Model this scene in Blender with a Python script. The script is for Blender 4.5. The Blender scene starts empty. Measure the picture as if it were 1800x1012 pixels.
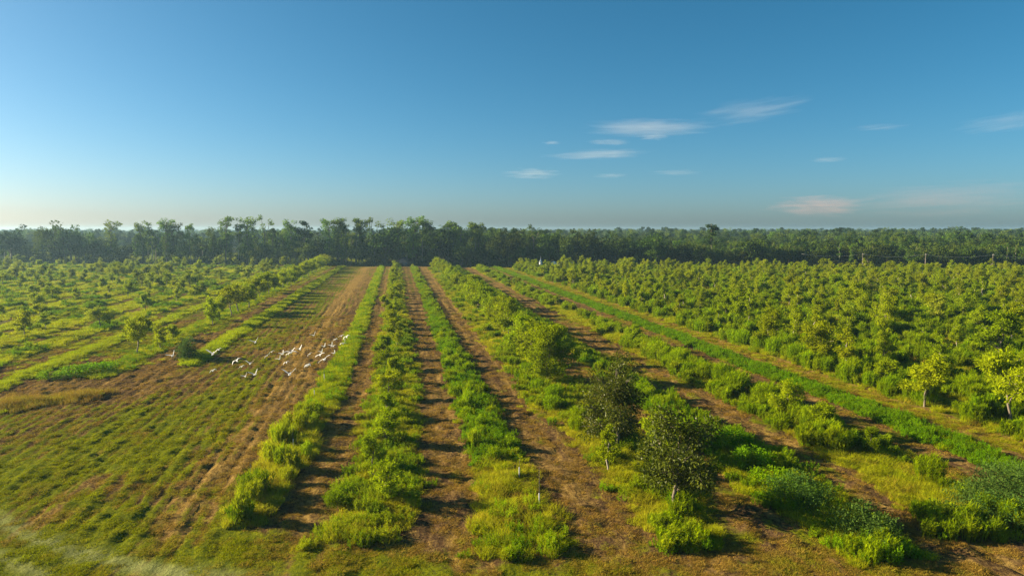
import bpy, math, random
import numpy as np
from mathutils import Vector, Matrix

SC = bpy.context.scene
COL = SC.collection
rad = math.radians

# ------------------------------------------------------------------ camera
CAM_H = 20.0
cam_d = bpy.data.cameras.new('camera')
cam_d.lens = 24.0
cam_d.sensor_width = 36.0
cam_d.sensor_fit = 'HORIZONTAL'
cam_d.clip_start = 0.5
cam_d.clip_end = 60000
cam = bpy.data.objects.new('camera', cam_d)
COL.objects.link(cam)
cam.location = (0, 0, CAM_H)
cam.rotation_euler = (rad(90 - 4.858), 0, rad(-9.38))
SC.camera = cam

# ------------------------------------------------------------------ light
SUN_AZ = -70.0          # degrees clockwise from +Y (the row direction): low on the left, a little ahead
SUN_EL = 19.0
world = bpy.data.worlds.new('World')
SC.world = world
world.use_nodes = True
wn = world.node_tree.nodes
wl = world.node_tree.links
bg = wn['Background']
sky = wn.new('ShaderNodeTexSky')
sky.sky_type = 'NISHITA'
sky.sun_disc = False
sky.sun_elevation = rad(SUN_EL)
sky.sun_rotation = rad(SUN_AZ)
sky.altitude = 0
sky.air_density = 0.7
sky.dust_density = 1.2
sky.ozone_density = 5.0
hs = wn.new('ShaderNodeHueSaturation')
hs.inputs['Hue'].default_value = 0.483
hs.inputs['Saturation'].default_value = 1.17
wl.new(sky.outputs[0], hs.inputs['Color'])
tintn = wn.new('ShaderNodeMix')          # the air that morning: a little less blue than the model's
tintn.data_type = 'RGBA'
tintn.blend_type = 'MULTIPLY'
tintn.inputs[0].default_value = 1.0
tintn.inputs[7].default_value = (1.0, .96, .865, 1)
wl.new(hs.outputs[0], tintn.inputs[6])
wl.new(tintn.outputs[2], bg.inputs['Color'])
bg.inputs['Strength'].default_value = 0.05

sun_d = bpy.data.lights.new('sun', 'SUN')
sun_d.energy = 5.0
sun_d.angle = rad(0.5)
sun_d.color = (1.0, 0.84, 0.58)
sun = bpy.data.objects.new('sun', sun_d)
COL.objects.link(sun)
sdir = Vector((math.sin(rad(SUN_AZ)) * math.cos(rad(SUN_EL)), math.cos(rad(SUN_AZ)) * math.cos(rad(SUN_EL)), math.sin(rad(SUN_EL))))
sun.rotation_euler = (-sdir).to_track_quat('-Z', 'Y').to_euler()
sun.location = sdir * 300

SC.view_settings.view_transform = 'Standard'
SC.view_settings.look = 'None'
SC.view_settings.exposure = 1.65
SC.view_settings.gamma = 1.0
SC.render.engine = 'CYCLES'
cy = SC.cycles
cy.use_denoising = True
cy.denoising_prefilter = 'NONE'      # keeps the fine blades and leaves
cy.use_adaptive_sampling = False
cy.max_bounces = 5
cy.diffuse_bounces = 2
cy.glossy_bounces = 1
cy.transmission_bounces = 2
cy.transparent_max_bounces = 8
cy.volume_bounces = 0
cy.caustics_reflective = False
cy.caustics_refractive = False
cy.sample_clamp_indirect = 4.0

HAZE_DENSITY = 0.00015
HAZE_COLOR = (0.48, 0.78, 1.0, 1)


# ------------------------------------------------------------------ helpers
def link(o, parent=None):
    COL.objects.link(o)
    if parent is not None:
        o.parent = parent
    return o


def obj(name, me, parent=None, loc=(0, 0, 0)):
    o = bpy.data.objects.new(name, me)
    o.location = loc
    return link(o, parent)


def tag(o, label=None, cat=None, group=None, kind=None):
    if label:
        o['label'] = label
    if cat:
        o['category'] = cat
    if group:
        o['group'] = group
    if kind:
        o['kind'] = kind
    return o


def mesh_np(name, V, faces, mat=None, smooth=False):
    """faces: list of (n,k) int arrays."""
    me = bpy.data.meshes.new(name)
    V = np.asarray(V, dtype=np.float32)
    faces = [np.asarray(f, dtype=np.int32) for f in faces if len(f)]
    nl = sum(f.size for f in faces)
    npoly = sum(len(f) for f in faces)
    me.vertices.add(len(V))
    me.vertices.foreach_set('co', V.ravel())
    me.loops.add(nl)
    me.loops.foreach_set('vertex_index', np.concatenate([f.ravel() for f in faces]))
    me.polygons.add(npoly)
    tot = np.concatenate([np.full(len(f), f.shape[1], np.int32) for f in faces])
    st = np.concatenate([[0], np.cumsum(tot)[:-1]]).astype(np.int32)
    me.polygons.foreach_set('loop_start', st)
    if smooth:
        me.polygons.foreach_set('use_smooth', np.ones(npoly, dtype=bool))
    me.update(calc_edges=True)
    me.validate()
    if mat:
        me.materials.append(mat)
    return me


def join(parts):
    """parts: list of (V, [faces]) -> one (V, faces grouped by size)"""
    Vs, F, off = [], {}, 0
    for V, fs in parts:
        Vs.append(V)
        for f in fs:
            if len(f):
                f = np.asarray(f)
                F.setdefault(f.shape[1], []).append(f + off)
        off += len(V)
    return np.concatenate(Vs), [np.concatenate(F[k]) for k in F]


def norm(a):
    return a / np.maximum(np.linalg.norm(a, axis=-1, keepdims=True), 1e-9)


def leaves(P, D, N, L, W):
    """kite-shaped leaves: base P, direction D, face normal N, length L, width W"""
    D = norm(D)
    S = norm(np.cross(D, N))
    L = L[:, None]
    W = W[:, None]
    Nn = np.cross(S, D)
    V = np.stack([P, P + D * L * .42 + S * W * .5 - Nn * W * .12, P + D * L, P + D * L * .42 - S * W * .5 - Nn * W * .12], 1).reshape(-1, 3)
    n = len(P)
    return V, [np.arange(4 * n).reshape(n, 4)]


def blades(P, D, bend, L, W):
    """grass blades: base P, start direction D, bent by vector bend, length L, width W"""
    n = len(P)
    D = norm(D)
    S = norm(np.cross(D, np.where(np.abs(D[:, 2:3]) > .97, bend + 1e-3, np.array([[0, 0, 1.0]]))))
    L = L[:, None]
    W = W[:, None]
    m = P + D * L * .55 + bend * .25 * L
    t = P + D * L * .95 + bend * L
    V = np.stack([P - S * W * .5, P + S * W * .5, m + S * W * .4, m - S * W * .4, t], 1).reshape(-1, 3)
    b = np.arange(n)[:, None] * 5
    return V, [b + np.array([[0, 1, 2, 3]]), b + np.array([[3, 2, 4]])]


def tube(path, radii, sides=6, cap=True):
    path = np.asarray(path, float)
    radii = np.asarray(radii, float)
    n = len(path)
    T = norm(np.gradient(path, axis=0))
    ref = np.array([0.31, 0.95, 0.02])
    A = norm(np.cross(T, ref))
    B = np.cross(T, A)
    a = np.linspace(0, 2 * math.pi, sides, endpoint=False)
    V = path[:, None, :] + radii[:, None, None] * (np.cos(a)[None, :, None] * A[:, None, :] + np.sin(a)[None, :, None] * B[:, None, :])
    V = V.reshape(-1, 3)
    i = np.arange(n - 1)[:, None] * sides
    j = np.arange(sides)[None, :]
    q = np.stack([i + j, i + (j + 1) % sides, i + sides + (j + 1) % sides, i + sides + j], -1).reshape(-1, 4)
    fs = [q]
    if cap:
        V = np.concatenate([V, path[:1], path[-1:]])
        j = np.arange(sides)
        c0, c1 = n * sides, n * sides + 1
        fs.append(np.stack([np.full(sides, c0), (j + 1) % sides, j], -1))
        o = (n - 1) * sides
        fs.append(np.stack([np.full(sides, c1), o + j, o + (j + 1) % sides], -1))
    return V, fs


def box(cx, cy_, cz, sx, sy, sz):
    V = np.array([[cx + sx / 2 * a, cy_ + sy / 2 * b, cz + sz / 2 * c] for a in (-1, 1) for b in (-1, 1) for c in (-1, 1)])
    return V, [np.array([[0, 1, 3, 2], [4, 6, 7, 5], [0, 4, 5, 1], [2, 3, 7, 6], [0, 2, 6, 4], [1, 5, 7, 3]])]


def hash2(ix, iy, seed):
    h = (ix.astype(np.int64) * 374761393 + iy.astype(np.int64) * 668265263 + seed * 974634777) & 0xffffffff
    h = ((h ^ (h >> 13)) * 1274126177) & 0xffffffff
    return ((h ^ (h >> 16)) & 0xffff) / 65535.0


def vnoise(x, y, seed=0):
    x = np.asarray(x, float)
    y = np.asarray(y, float)
    ix, iy = np.floor(x), np.floor(y)
    fx, fy = x - ix, y - iy
    fx = fx * fx * (3 - 2 * fx)
    fy = fy * fy * (3 - 2 * fy)
    a = hash2(ix, iy, seed)
    b = hash2(ix + 1, iy, seed)
    c = hash2(ix, iy + 1, seed)
    d = hash2(ix + 1, iy + 1, seed)
    return a + (b - a) * fx + (c - a) * fy + (a - b - c + d) * fx * fy


def fbm(x, y, seed=0, o=3):
    s, amp, tot = 0, 1.0, 0
    for k in range(o):
        s = s + amp * vnoise(x * 2 ** k, y * 2 ** k, seed + k * 17)
        tot += amp
        amp *= .5
    return s / tot


def sstep(a, b, x):
    t = np.clip((x - a) / (b - a), 0, 1)
    return t * t * (3 - 2 * t)


YAW = rad(9.38)


def in_view(x, y, margin=8.0):
    """ground points that the photograph's view, widened by some metres, takes in"""
    d = x * math.sin(YAW) + y * math.cos(YAW)
    l = x * math.cos(YAW) - y * math.sin(YAW)
    return (d > 27) & (np.abs(l) < d * .75 + margin)


def edge_y(x):
    """where the wood begins"""
    return 380 - 0.33 * x


# ------------------------------------------------------------------ materials
def new_mat(name):
    m = bpy.data.materials.new(name)
    m.use_nodes = True
    nt = m.node_tree
    nt.nodes.clear()
    return m, nt.nodes, nt.links


def val(n, l, op, a, b):
    x = n.new('ShaderNodeMath')
    x.operation = op
    for i, v in enumerate((a, b)):
        if isinstance(v, (int, float)):
            x.inputs[i].default_value = v
        else:
            l.new(v, x.inputs[i])
    return x.outputs[0]


def mixc(n, l, fac, a, b):
    x = n.new('ShaderNodeMix')
    x.data_type = 'RGBA'
    for k, v in ((0, fac), (6, a), (7, b)):
        if isinstance(v, (int, float)):
            x.inputs[k].default_value = v
        elif isinstance(v, tuple):
            x.inputs[k].default_value = (*v, 1) if len(v) == 3 else v
        else:
            l.new(v, x.inputs[k])
    return x.outputs[2]


def leaf_mat(name, ca, cb, cc=None, trans=0.4, nscale=0.7, huevar=0.022, valvar=0.5, gloss=0.04):
    """ca..cb by leaf and by clump; cc mixed in by the instance attribute 'tint' (dry, yellow)"""
    m, n, l = new_mat(name)
    geo = n.new('ShaderNodeNewGeometry')
    oi = n.new('ShaderNodeObjectInfo')
    tc = n.new('ShaderNodeTexCoord')
    no = n.new('ShaderNodeTexNoise')
    no.inputs['Scale'].default_value = nscale
    no.inputs['Detail'].default_value = 2
    l.new(tc.outputs['Object'], no.inputs['Vector'])
    f = val(n, l, 'ADD', val(n, l, 'MULTIPLY', geo.outputs['Random Per Island'], .55), val(n, l, 'MULTIPLY', val(n, l, 'SUBTRACT', no.outputs[0], .25), .9))
    col = mixc(n, l, f, ca, cb)
    if cc:
        at = n.new('ShaderNodeAttribute')
        at.attribute_type = 'INSTANCER'
        at.attribute_name = 'tint'
        col = mixc(n, l, at.outputs['Fac'], col, cc)
    hv = n.new('ShaderNodeHueSaturation')
    l.new(col, hv.inputs['Color'])
    l.new(val(n, l, 'ADD', val(n, l, 'MULTIPLY', oi.outputs['Random'], huevar), .5 - huevar / 2), hv.inputs['Hue'])
    r2 = val(n, l, 'FRACT', val(n, l, 'MULTIPLY', oi.outputs['Random'], 7.31), 0)
    l.new(val(n, l, 'ADD', val(n, l, 'MULTIPLY', r2, valvar), 1 - valvar / 2), hv.inputs['Value'])
    d = n.new('ShaderNodeBsdfDiffuse')
    t = n.new('ShaderNodeBsdfTranslucent')
    g = n.new('ShaderNodeBsdfGlossy')
    g.inputs['Roughness'].default_value = .45
    l.new(hv.outputs[0], d.inputs['Color'])
    l.new(hv.outputs[0], t.inputs['Color'])
    mx = n.new('ShaderNodeMixShader')
    mx.inputs[0].default_value = trans
    l.new(d.outputs[0], mx.inputs[1])
    l.new(t.outputs[0], mx.inputs[2])
    m2 = n.new('ShaderNodeMixShader')
    m2.inputs[0].default_value = gloss
    l.new(mx.outputs[0], m2.inputs[1])
    l.new(g.outputs[0], m2.inputs[2])
    out = n.new('ShaderNodeOutputMaterial')
    l.new(m2.outputs[0], out.inputs['Surface'])
    return m


def plain_mat(name, ca, cb, scale=6.0, rough=.8, stretch=(1, 1, 1), bump=0.3):
    m, n, l = new_mat(name)
    tc = n.new('ShaderNodeTexCoord')
    mp = n.new('ShaderNodeMapping')
    mp.inputs['Scale'].default_value = stretch
    l.new(tc.outputs['Object'], mp.inputs['Vector'])
    no = n.new('ShaderNodeTexNoise')
    no.inputs['Scale'].default_value = scale
    no.inputs['Detail'].default_value = 4
    l.new(mp.outputs[0], no.inputs['Vector'])
    col = mixc(n, l, no.outputs[0], ca, cb)
    p = n.new('ShaderNodeBsdfPrincipled')
    p.inputs['Roughness'].default_value = rough
    l.new(col, p.inputs['Base Color'])
    if bump:
        b = n.new('ShaderNodeBump')
        b.inputs['Strength'].default_value = bump
        b.inputs['Distance'].default_value = .05
        l.new(no.outputs[0], b.inputs['Height'])
        l.new(b.outputs[0], p.inputs['Normal'])
    out = n.new('ShaderNodeOutputMaterial')
    l.new(p.outputs[0], out.inputs['Surface'])
    return m


M = {}
M['pecan'] = leaf_mat('pecan_leaf', (0.10, 0.155, 0.002), (0.35, 0.42, 0.004), trans=.52, nscale=.8, gloss=.0)
M['pecan_yellow'] = leaf_mat('yellowing_pecan_leaf', (0.15, 0.20, 0.003), (0.38, 0.43, 0.005), trans=.54, nscale=.8, valvar=.35, gloss=.0)
M['pecan_dark'] = leaf_mat('dark_pecan_leaf', (0.018, 0.036, 0.002), (0.14, 0.16, 0.006), trans=.30, nscale=.9, huevar=.01, valvar=.1, gloss=.015)  # shadow-side darkness of the big trees is put into this leaf colour
M['pecan_pale'] = leaf_mat('pale_pecan_leaf', (0.14, 0.20, 0.010), (0.36, 0.40, 0.025), trans=.45, nscale=.8, gloss=.0)
M['grass'] = leaf_mat('tall_grass_blade', (0.18, 0.26, 0.001), (0.46, 0.51, 0.002), (0.47, 0.42, 0.020), trans=.5, nscale=1.2, valvar=.35, gloss=.0)
M['weed'] = leaf_mat('weed_leaf', (0.075, 0.19, 0.001), (0.28, 0.47, 0.003), (0.40, 0.42, 0.010), trans=.45, nscale=1.5, valvar=.45, gloss=.0)
M['fennel'] = leaf_mat('fennel_plume', (0.14, 0.24, 0.001), (0.36, 0.47, 0.002), (0.38, 0.40, 0.012), trans=.5, nscale=1.2, valvar=.35, gloss=.0)
M['thicket'] = leaf_mat('grey_green_thicket_leaf', (0.035, 0.08, 0.012), (0.12, 0.20, 0.03), (0.10, 0.18, 0.02), trans=.4, nscale=1.2, valvar=.3, gloss=.0)
M['straw'] = leaf_mat('dry_grass_blade', (0.20, 0.120, 0.018), (0.45, 0.29, 0.05), (0.27, 0.29, 0.003), trans=.35, nscale=1.5, valvar=.5, gloss=.0)
M['oak'] = leaf_mat('oak_leaf', (0.022, 0.050, 0.006), (0.11, 0.15, 0.016), trans=.28, nscale=.16, huevar=.05, valvar=.95, gloss=.0)
M['tall'] = leaf_mat('tall_tree_leaf', (0.045, 0.095, 0.010), (0.19, 0.27, 0.025), trans=.4, nscale=.16, huevar=.04, valvar=.75, gloss=.0)
M['pine'] = leaf_mat('pine_needle', (0.018, 0.046, 0.008), (0.07, 0.115, 0.016), trans=.2, nscale=.2, huevar=.02, valvar=.4, gloss=.0)
M['bark'] = plain_mat('bark', (0.10, 0.078, 0.058), (0.22, 0.175, 0.13), 5, .9, (3, 3, .6))
M['pale_bark'] = plain_mat('pale_bark', (0.20, 0.165, 0.13), (0.38, 0.33, 0.27), 5, .9, (3, 3, .6))
M['dark_bark'] = plain_mat('dark_bark', (0.07, 0.055, 0.045), (0.18, 0.14, 0.11), 4, .9, (3, 3, .5))
M['feather'] = leaf_mat('white_feather', (0.84, 0.83, 0.80), (0.9, 0.89, 0.87), trans=.4, nscale=20, huevar=0, valvar=.06, gloss=.02)
M['beak'] = plain_mat('yellow_beak', (0.55, 0.30, 0.03), (0.65, 0.38, 0.05), 30, .4, bump=0)
M['bird_leg'] = plain_mat('dark_bird_leg', (0.03, 0.03, 0.02), (0.08, 0.07, 0.04), 30, .6, bump=0)
M['plastic'] = plain_mat('white_plastic', (0.45, 0.46, 0.44), (0.62, 0.62, 0.60), 8, .5, bump=.1)
M['pole'] = plain_mat('weathered_pole_wood', (0.14, 0.11, 0.09), (0.27, 0.23, 0.18), 4, .85, (6, 6, .5))
M['wire'] = plain_mat('wire_metal', (0.40, 0.40, 0.38), (0.55, 0.55, 0.52), 4, .5, bump=0)
M['blue_roof'] = plain_mat('pale_blue_sheet_roof', (0.17, 0.31, 0.40), (0.24, 0.38, 0.47), 1.5, .45, (12, 1, 1), .2)
M['white_wall'] = plain_mat('white_board_wall', (0.62, 0.63, 0.64), (0.78, 0.78, 0.77), 2, .7, (1, 1, 8), .2)
M['pink_wall'] = plain_mat('pinkish_board_wall', (0.26, 0.16, 0.14), (0.36, 0.23, 0.20), 2, .8, (1, 1, 8), .2)
M['brown_roof'] = plain_mat('brown_shingle_roof', (0.12, 0.07, 0.06), (0.22, 0.13, 0.11), 3, .8, (4, 4, 4), .3)
M['dark_glass'] = plain_mat('dark_window_glass', (0.02, 0.025, 0.03), (0.05, 0.06, 0.07), 2, .1, bump=0)


def ground_material():
    m, n, l = new_mat('field_ground')
    tc = n.new('ShaderNodeTexCoord')

    def noise(scale, sx=1, sy=1, detail=4, rough=.6):
        mp = n.new('ShaderNodeMapping')
        mp.inputs['Scale'].default_value = (sx, sy, 1)
        l.new(tc.outputs['Object'], mp.inputs['Vector'])
        no = n.new('ShaderNodeTexNoise')
        no.inputs['Scale'].default_value = scale
        no.inputs['Detail'].default_value = detail
        no.inputs['Roughness'].default_value = rough
        l.new(mp.outputs[0], no.inputs['Vector'])
        return no.outputs[0]

    def att(name):
        a = n.new('ShaderNodeAttribute')
        a.attribute_name = name
        return a.outputs['Fac']

    def ramp(f, lo, hi):
        mr = n.new('ShaderNodeMapRange')
        mr.inputs[1].default_value = lo
        mr.inputs[2].default_value = hi
        l.new(f, mr.inputs[0])
        return mr.outputs[0]

    streak = noise(1.3, 1.0, .10, 5)
    mid = noise(.8, 1, .6, 5)
    fine = noise(3.2, 1, .8, 6, .72)
    big = noise(.12, 1, .4, 3)
    soil = mixc(n, l, ramp(fine, .3, .7), (0.042, 0.025, 0.012), (0.15, 0.088, 0.040))
    straw = mixc(n, l, ramp(fine, .3, .7), (0.19, 0.115, 0.028), (0.36, 0.235, 0.065))
    green = mixc(n, l, ramp(mid, .3, .7), (0.11, 0.125, 0.005), (0.28, 0.27, 0.008))
    green2 = mixc(n, l, ramp(fine, .35, .7), (0.06, 0.085, 0.006), green)
    pale = mixc(n, l, ramp(fine, .3, .7), (0.16, 0.17, 0.055), (0.27, 0.285, 0.10))
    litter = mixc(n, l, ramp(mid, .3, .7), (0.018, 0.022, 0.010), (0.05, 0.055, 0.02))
    fs = ramp(val(n, l, 'ADD', val(n, l, 'ADD', val(n, l, 'MULTIPLY', streak, .8), val(n, l, 'MULTIPLY', fine, .9)), val(n, l, 'MULTIPLY', att('straw'), .5)), .94, 1.28)
    col = mixc(n, l, fs, soil, straw)
    fg = ramp(val(n, l, 'ADD', val(n, l, 'ADD', val(n, l, 'MULTIPLY', mid, .7), val(n, l, 'MULTIPLY', fine, .9)), att('green')), 1.10, 1.38)
    col = mixc(n, l, fg, col, green2)
    col = mixc(n, l, att('pale'), col, pale)
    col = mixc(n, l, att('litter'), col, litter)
    hv = n.new('ShaderNodeHueSaturation')
    l.new(col, hv.inputs['Color'])
    l.new(val(n, l, 'ADD', ramp(big, .3, .7), .0), hv.inputs['Fac'])
    hv.inputs['Value'].default_value = .82
    p = n.new('ShaderNodeBsdfPrincipled')
    p.inputs['Roughness'].default_value = .95
    p.inputs['Specular IOR Level'].default_value = 0.0
    l.new(hv.outputs[0], p.inputs['Base Color'])
    b = n.new('ShaderNodeBump')
    b.inputs['Strength'].default_value = .9
    b.inputs['Distance'].default_value = .3
    l.new(val(n, l, 'ADD', val(n, l, 'MULTIPLY', fine, .7), val(n, l, 'MULTIPLY', mid, .6)), b.inputs['Height'])
    l.new(b.outputs[0], p.inputs['Normal'])
    out = n.new('ShaderNodeOutputMaterial')
    l.new(p.outputs[0], out.inputs['Surface'])
    return m


# ------------------------------------------------------------------ ground
ROWS = {  # x, near end
    'far_left': (-51.0, 84), 'tree_left': (-41.0, 98), 'mown_edge': (-31.2, 108), 'thin': (-10.3, 47), 'middle': (-1.6, 43),
    'weedy': (8.0, 40), 'dark': (19.5, 39), 'bush': (29.2, 35), 'small': (40.8, 37), 'leafy': (50.2, 36)}


def near_end(x):
    return np.interp(x, [-80, -60, -51, -41, -31, -22, -10, -2, 8, 19, 29, 41, 52], [70, 78, 86, 97, 107, 70, 47.5, 43, 40, 39, 36.5, 37.5, 37])


def axis(lo, hi, step, far_lo, far_hi, g=1.05):
    a = list(np.arange(lo, hi + step / 2, step))
    s = step
    while a[-1] < far_hi:
        s *= g
        a.append(a[-1] + s)
    s = step
    b = []
    x = lo
    while x > far_lo:
        s *= g
        x -= s
        b.append(x)
    return np.array(b[::-1] + a)


def ground_fields(x, y):
    """greenness, straw, pale headland track and wood litter of the ground at x, y"""
    big = fbm(x / 9, y / 14, 3)
    patch = fbm(x / 2.6, y / 3.6, 11)
    g = .22 + .45 * (big - .5) + .75 * (patch - .5)
    # open field left of the thin row: greener on its left half, bare tracks beside the row
    of = sstep(-34, -29, x) * (1 - sstep(-13, -11.5, x))
    tracks = np.exp(-((x + 15.3 + .01 * (y - 90)) / 2.3) ** 2)
    g = g + of * (.22 * sstep(-14, -20, x) + .08 - .28 * tracks + .6 * (fbm(x / .9, y / 16, 61) - .5))
    # foreground left: weedy green with a bare patch
    lf = (1 - sstep(-17, -11, x)) * (1 - sstep(74, 100, y))
    bare = np.exp(-(((x + 20) / 6.0) ** 2 + ((y - 56) / 5.5) ** 2))
    bare2 = np.exp(-(((x + 33) / 9.0) ** 2 + ((y - 93) / 9) ** 2))
    bare = bare * (.6 + .8 * fbm(x / 2.2, y / 1.6, 73))
    bare3 = np.exp(-(((x + 24) / 3.0) ** 2 + ((y - 50.5) / 2.2) ** 2)) + np.exp(-(((x + 15.5) / 2.5) ** 2 + ((y - 50) / 3.5) ** 2))
    g = g + lf * (.25 - .75 * bare - .4 * bare3) - .45 * bare2
    mow = np.sin(6.2832 * (x + 1.6 * (fbm(x / 6, y / 18, 67) - .5) + .04 * (y - 60)) / 1.15)
    g = g + .24 * mow * np.clip(of + lf, 0, 1) * (.4 + 1.2 * fbm(x / 4, y / 12, 79))
    # headland along the bottom
    head = 1 - sstep(-1.0, 3.0, y - near_end(np.clip(x, -22, 60)) + 1.5)
    g = g + head * np.where(x < 14, .42, .18) * np.where(x > -24, 1, .4)
    # narrow lanes
    lane = sstep(-12, -10, x) * (1 - sstep(54, 57, x))
    g = g + lane * (1 - head) * (-.08 + .14 * (fbm(x / 1.6, y / 4.5, 89) > .56) + .22 * sstep(10, 24, x) * (fbm(x / 2.4, y / 3.2, 87) > .5)) + lane * .25 * sstep(120, 330, y) * (x < 5)
    wheel = 0
    for cx in (-5.9, 4.1, 12.8, 24.6, 34.9, 45.3):
        for s in (-.95, .95):
            wheel = wheel + np.exp(-((x - cx - s) / .32) ** 2)
    g = g - wheel * .22 * lane
    st = .35 + .5 * (fbm(x / 1.6, y / 9, 29) - .5) + wheel * .25 * lane + of * tracks * .35 + .25 * sstep(150, 300, y)
    # beyond the yellow track all is green, and left of the mown edge mostly
    g = g + .55 * sstep(57.5, 60, x) + .46 * (1 - sstep(-38, -34, x)) * sstep(98, 125, y)
    yel = np.exp(-((x - 55.8) / 1.9) ** 2)
    st = st + yel * .8
    g = g + yel * .25
    gl = (np.abs(((x + 46) / 10) - np.round((x + 46) / 10)) < .22) & (x < -36)
    g = g - gl * .30 * (fbm(x / 8, y / 25, 5) > .52)
    dl = (y - 45.6) + (x + 21) * .70 - .018 * (x + 21) ** 2
    pale = (np.exp(-(dl / 1.0) ** 2) + .8 * np.exp(-((dl + 3.2) / .7) ** 2)) * (1 - sstep(-12, -5, x)) * (.55 + .6 * patch)
    g = g - .25 * np.exp(-((dl + 1.6) / .9) ** 2) * (1 - sstep(-14, -8, x))
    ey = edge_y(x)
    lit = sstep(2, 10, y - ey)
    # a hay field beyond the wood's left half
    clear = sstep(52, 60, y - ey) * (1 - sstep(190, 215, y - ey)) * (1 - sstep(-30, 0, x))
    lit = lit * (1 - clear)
    g = g + clear * .6
    return np.clip(g, 0, 1.3), np.clip(st, 0, 1), np.clip(pale, 0, 1), np.clip(lit, 0, 1)


def ground_z(x, y):
    near = 1 - sstep(150, 260, np.hypot(x, y))
    z = (.46 * (fbm(x / .95, y / 1.2, 41, 3) - .5) + .22 * (fbm(x / 5, y / 9, 43, 2) - .5)) * near
    mow = np.sin(6.2832 * (x + 1.6 * (fbm(x / 6, y / 18, 67) - .5) + .04 * (y - 60)) / 1.15)
    dl = (y - 45.6) + (x + 21) * .70 - .018 * (x + 21) ** 2
    flat = np.exp(-((dl + 1.2) / 3.4) ** 4) * (1 - sstep(-12, -5, x))
    z = (z + .07 * mow * near * (1 - sstep(-13, -11, x))) * (1 - .8 * flat)
    for cx in (-5.9, 4.1, 12.8, 24.6, 34.9, 45.3, -15.2, -19):
        for s in (-.95, .95):
            z = z - .085 * np.exp(-((x - cx - s) / .3) ** 2) * near
    return z


gx = axis(-64, 64, .36, -3000, 3200)
gy = axis(30, 132, .36, -400, 3200)
GX, GY = np.meshgrid(gx, gy)
fx, fy = GX.ravel(), GY.ravel()
gz = ground_z(fx, fy)
nx, ny = len(gx), len(gy)
ii = (np.arange(ny - 1)[:, None] * nx + np.arange(nx - 1)[None, :]).ravel()
gm = mesh_np('ground', np.stack([fx, fy, gz], 1), [np.stack([ii, ii + 1, ii + nx + 1, ii + nx], 1)], ground_material(), True)
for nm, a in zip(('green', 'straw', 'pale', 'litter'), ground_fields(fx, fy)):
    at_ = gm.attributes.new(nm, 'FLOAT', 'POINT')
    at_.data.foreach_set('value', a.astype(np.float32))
tag(obj('ground', gm), 'mown orchard ground of brown soil, straw and green grass', None, None, 'structure')

# ------------------------------------------------------------------ plant source meshes
R = np.random.default_rng(7)


def rdir(rng, n):
    return norm(rng.normal(size=(n, 3)))


def grass_clump(name, n, h, r, w, mat, lean=.35, rng=R):
    a = rng.uniform(0, 2 * math.pi, n)
    q = r * np.sqrt(rng.uniform(0, 1, n))
    P = np.stack([q * np.cos(a), q * np.sin(a), np.full(n, -.05)], 1)
    D = np.stack([rng.normal(0, lean * .5, n) + .3 * P[:, 0], rng.normal(0, lean * .5, n) + .3 * P[:, 1], np.ones(n)], 1)
    b = np.stack([rng.normal(0, lean, n), rng.normal(0, lean, n), -np.abs(rng.normal(0, lean * .5, n))], 1)
    L = h * rng.uniform(.55, 1.1, n) * (1.05 - .35 * q / r)
    V, f = blades(P, D, b, L, w * rng.uniform(.7, 1.3, n))
    return mesh_np(name, V, f, mat)


def weed_clump(name, n, h, r, ll, mat, rng=R, k=9):
    c = []
    for i in range(k):
        a = rng.uniform(0, 6.28)
        q = r * math.sqrt(rng.uniform(0, 1))
        c.append((q * math.cos(a), q * math.sin(a), h * rng.uniform(.35, .95) * (1.1 - .5 * q / r), h * rng.uniform(.2, .34)))
    c = np.array(c)
    j = rng.integers(0, k, n)
    d = rdir(rng, n)
    d[:, 2] = np.abs(d[:, 2]) * rng.choice([1, 1, 1, -1], n)
    P = c[j, :3] + d * c[j, 3:] * rng.uniform(.5, 1.05, n)[:, None]
    P[:, 2] = np.maximum(P[:, 2], .02)
    low = rng.uniform(0, 1, n) < .22
    P[low, 2] *= rng.uniform(.1, .7, low.sum())
    D = d * .7 + rdir(rng, n) * .6 + np.array([0, 0, .25])
    V, f = leaves(P, D, rdir(rng, n) + d, ll * rng.uniform(.6, 1.3, n), ll * .55 * rng.uniform(.7, 1.2, n))
    st = []
    for i in range(k):
        st.append(tube([(c[i, 0] * .3, c[i, 1] * .3, -.05), (c[i, 0] * .8, c[i, 1] * .8, c[i, 2] * .6), tuple(c[i, :3])], [.02, .014, .006], 3, False))
    V, f = join([(V, f)] + st)
    return mesh_np(name, V, f, mat)


def forb_clump(name, stems, h, r, ll, mat, rng=R, per=24):
    """upright leafy weeds: many stems, leaves getting smaller to a pointed, ragged top"""
    parts = []
    for i in range(stems):
        a = rng.uniform(0, 6.28)
        q = r * math.sqrt(rng.uniform(0, 1))
        hh = h * rng.uniform(.5, 1.1) * (1.08 - .4 * q / r)
        b0 = np.array([q * math.cos(a), q * math.sin(a), -.05])
        t0 = b0 * np.array([1.25, 1.25, 0]) + np.array([rng.normal(0, .09), rng.normal(0, .09), hh])
        n = per
        t = rng.uniform(.08, 1, n) ** .75
        P = b0 + (t0 - b0) * t[:, None]
        al = rng.uniform(0, 6.28, n)
        D = np.stack([np.cos(al), np.sin(al), rng.uniform(.2, 1.5, n)], 1)
        N = np.stack([-np.cos(al) * .6, -np.sin(al) * .6, np.full(n, 1.0)], 1) + rng.normal(0, .3, (n, 3))
        k = (1.15 - .75 * t) * rng.uniform(.6, 1.3, n)
        parts.append(leaves(P, D, N, ll * k, ll * .34 * k))
        parts.append(tube([b0, (b0 + t0) / 2, t0], [.014, .010, .004], 3, False))
    V, f = join(parts)
    return mesh_np(name, V, f, mat)


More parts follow.
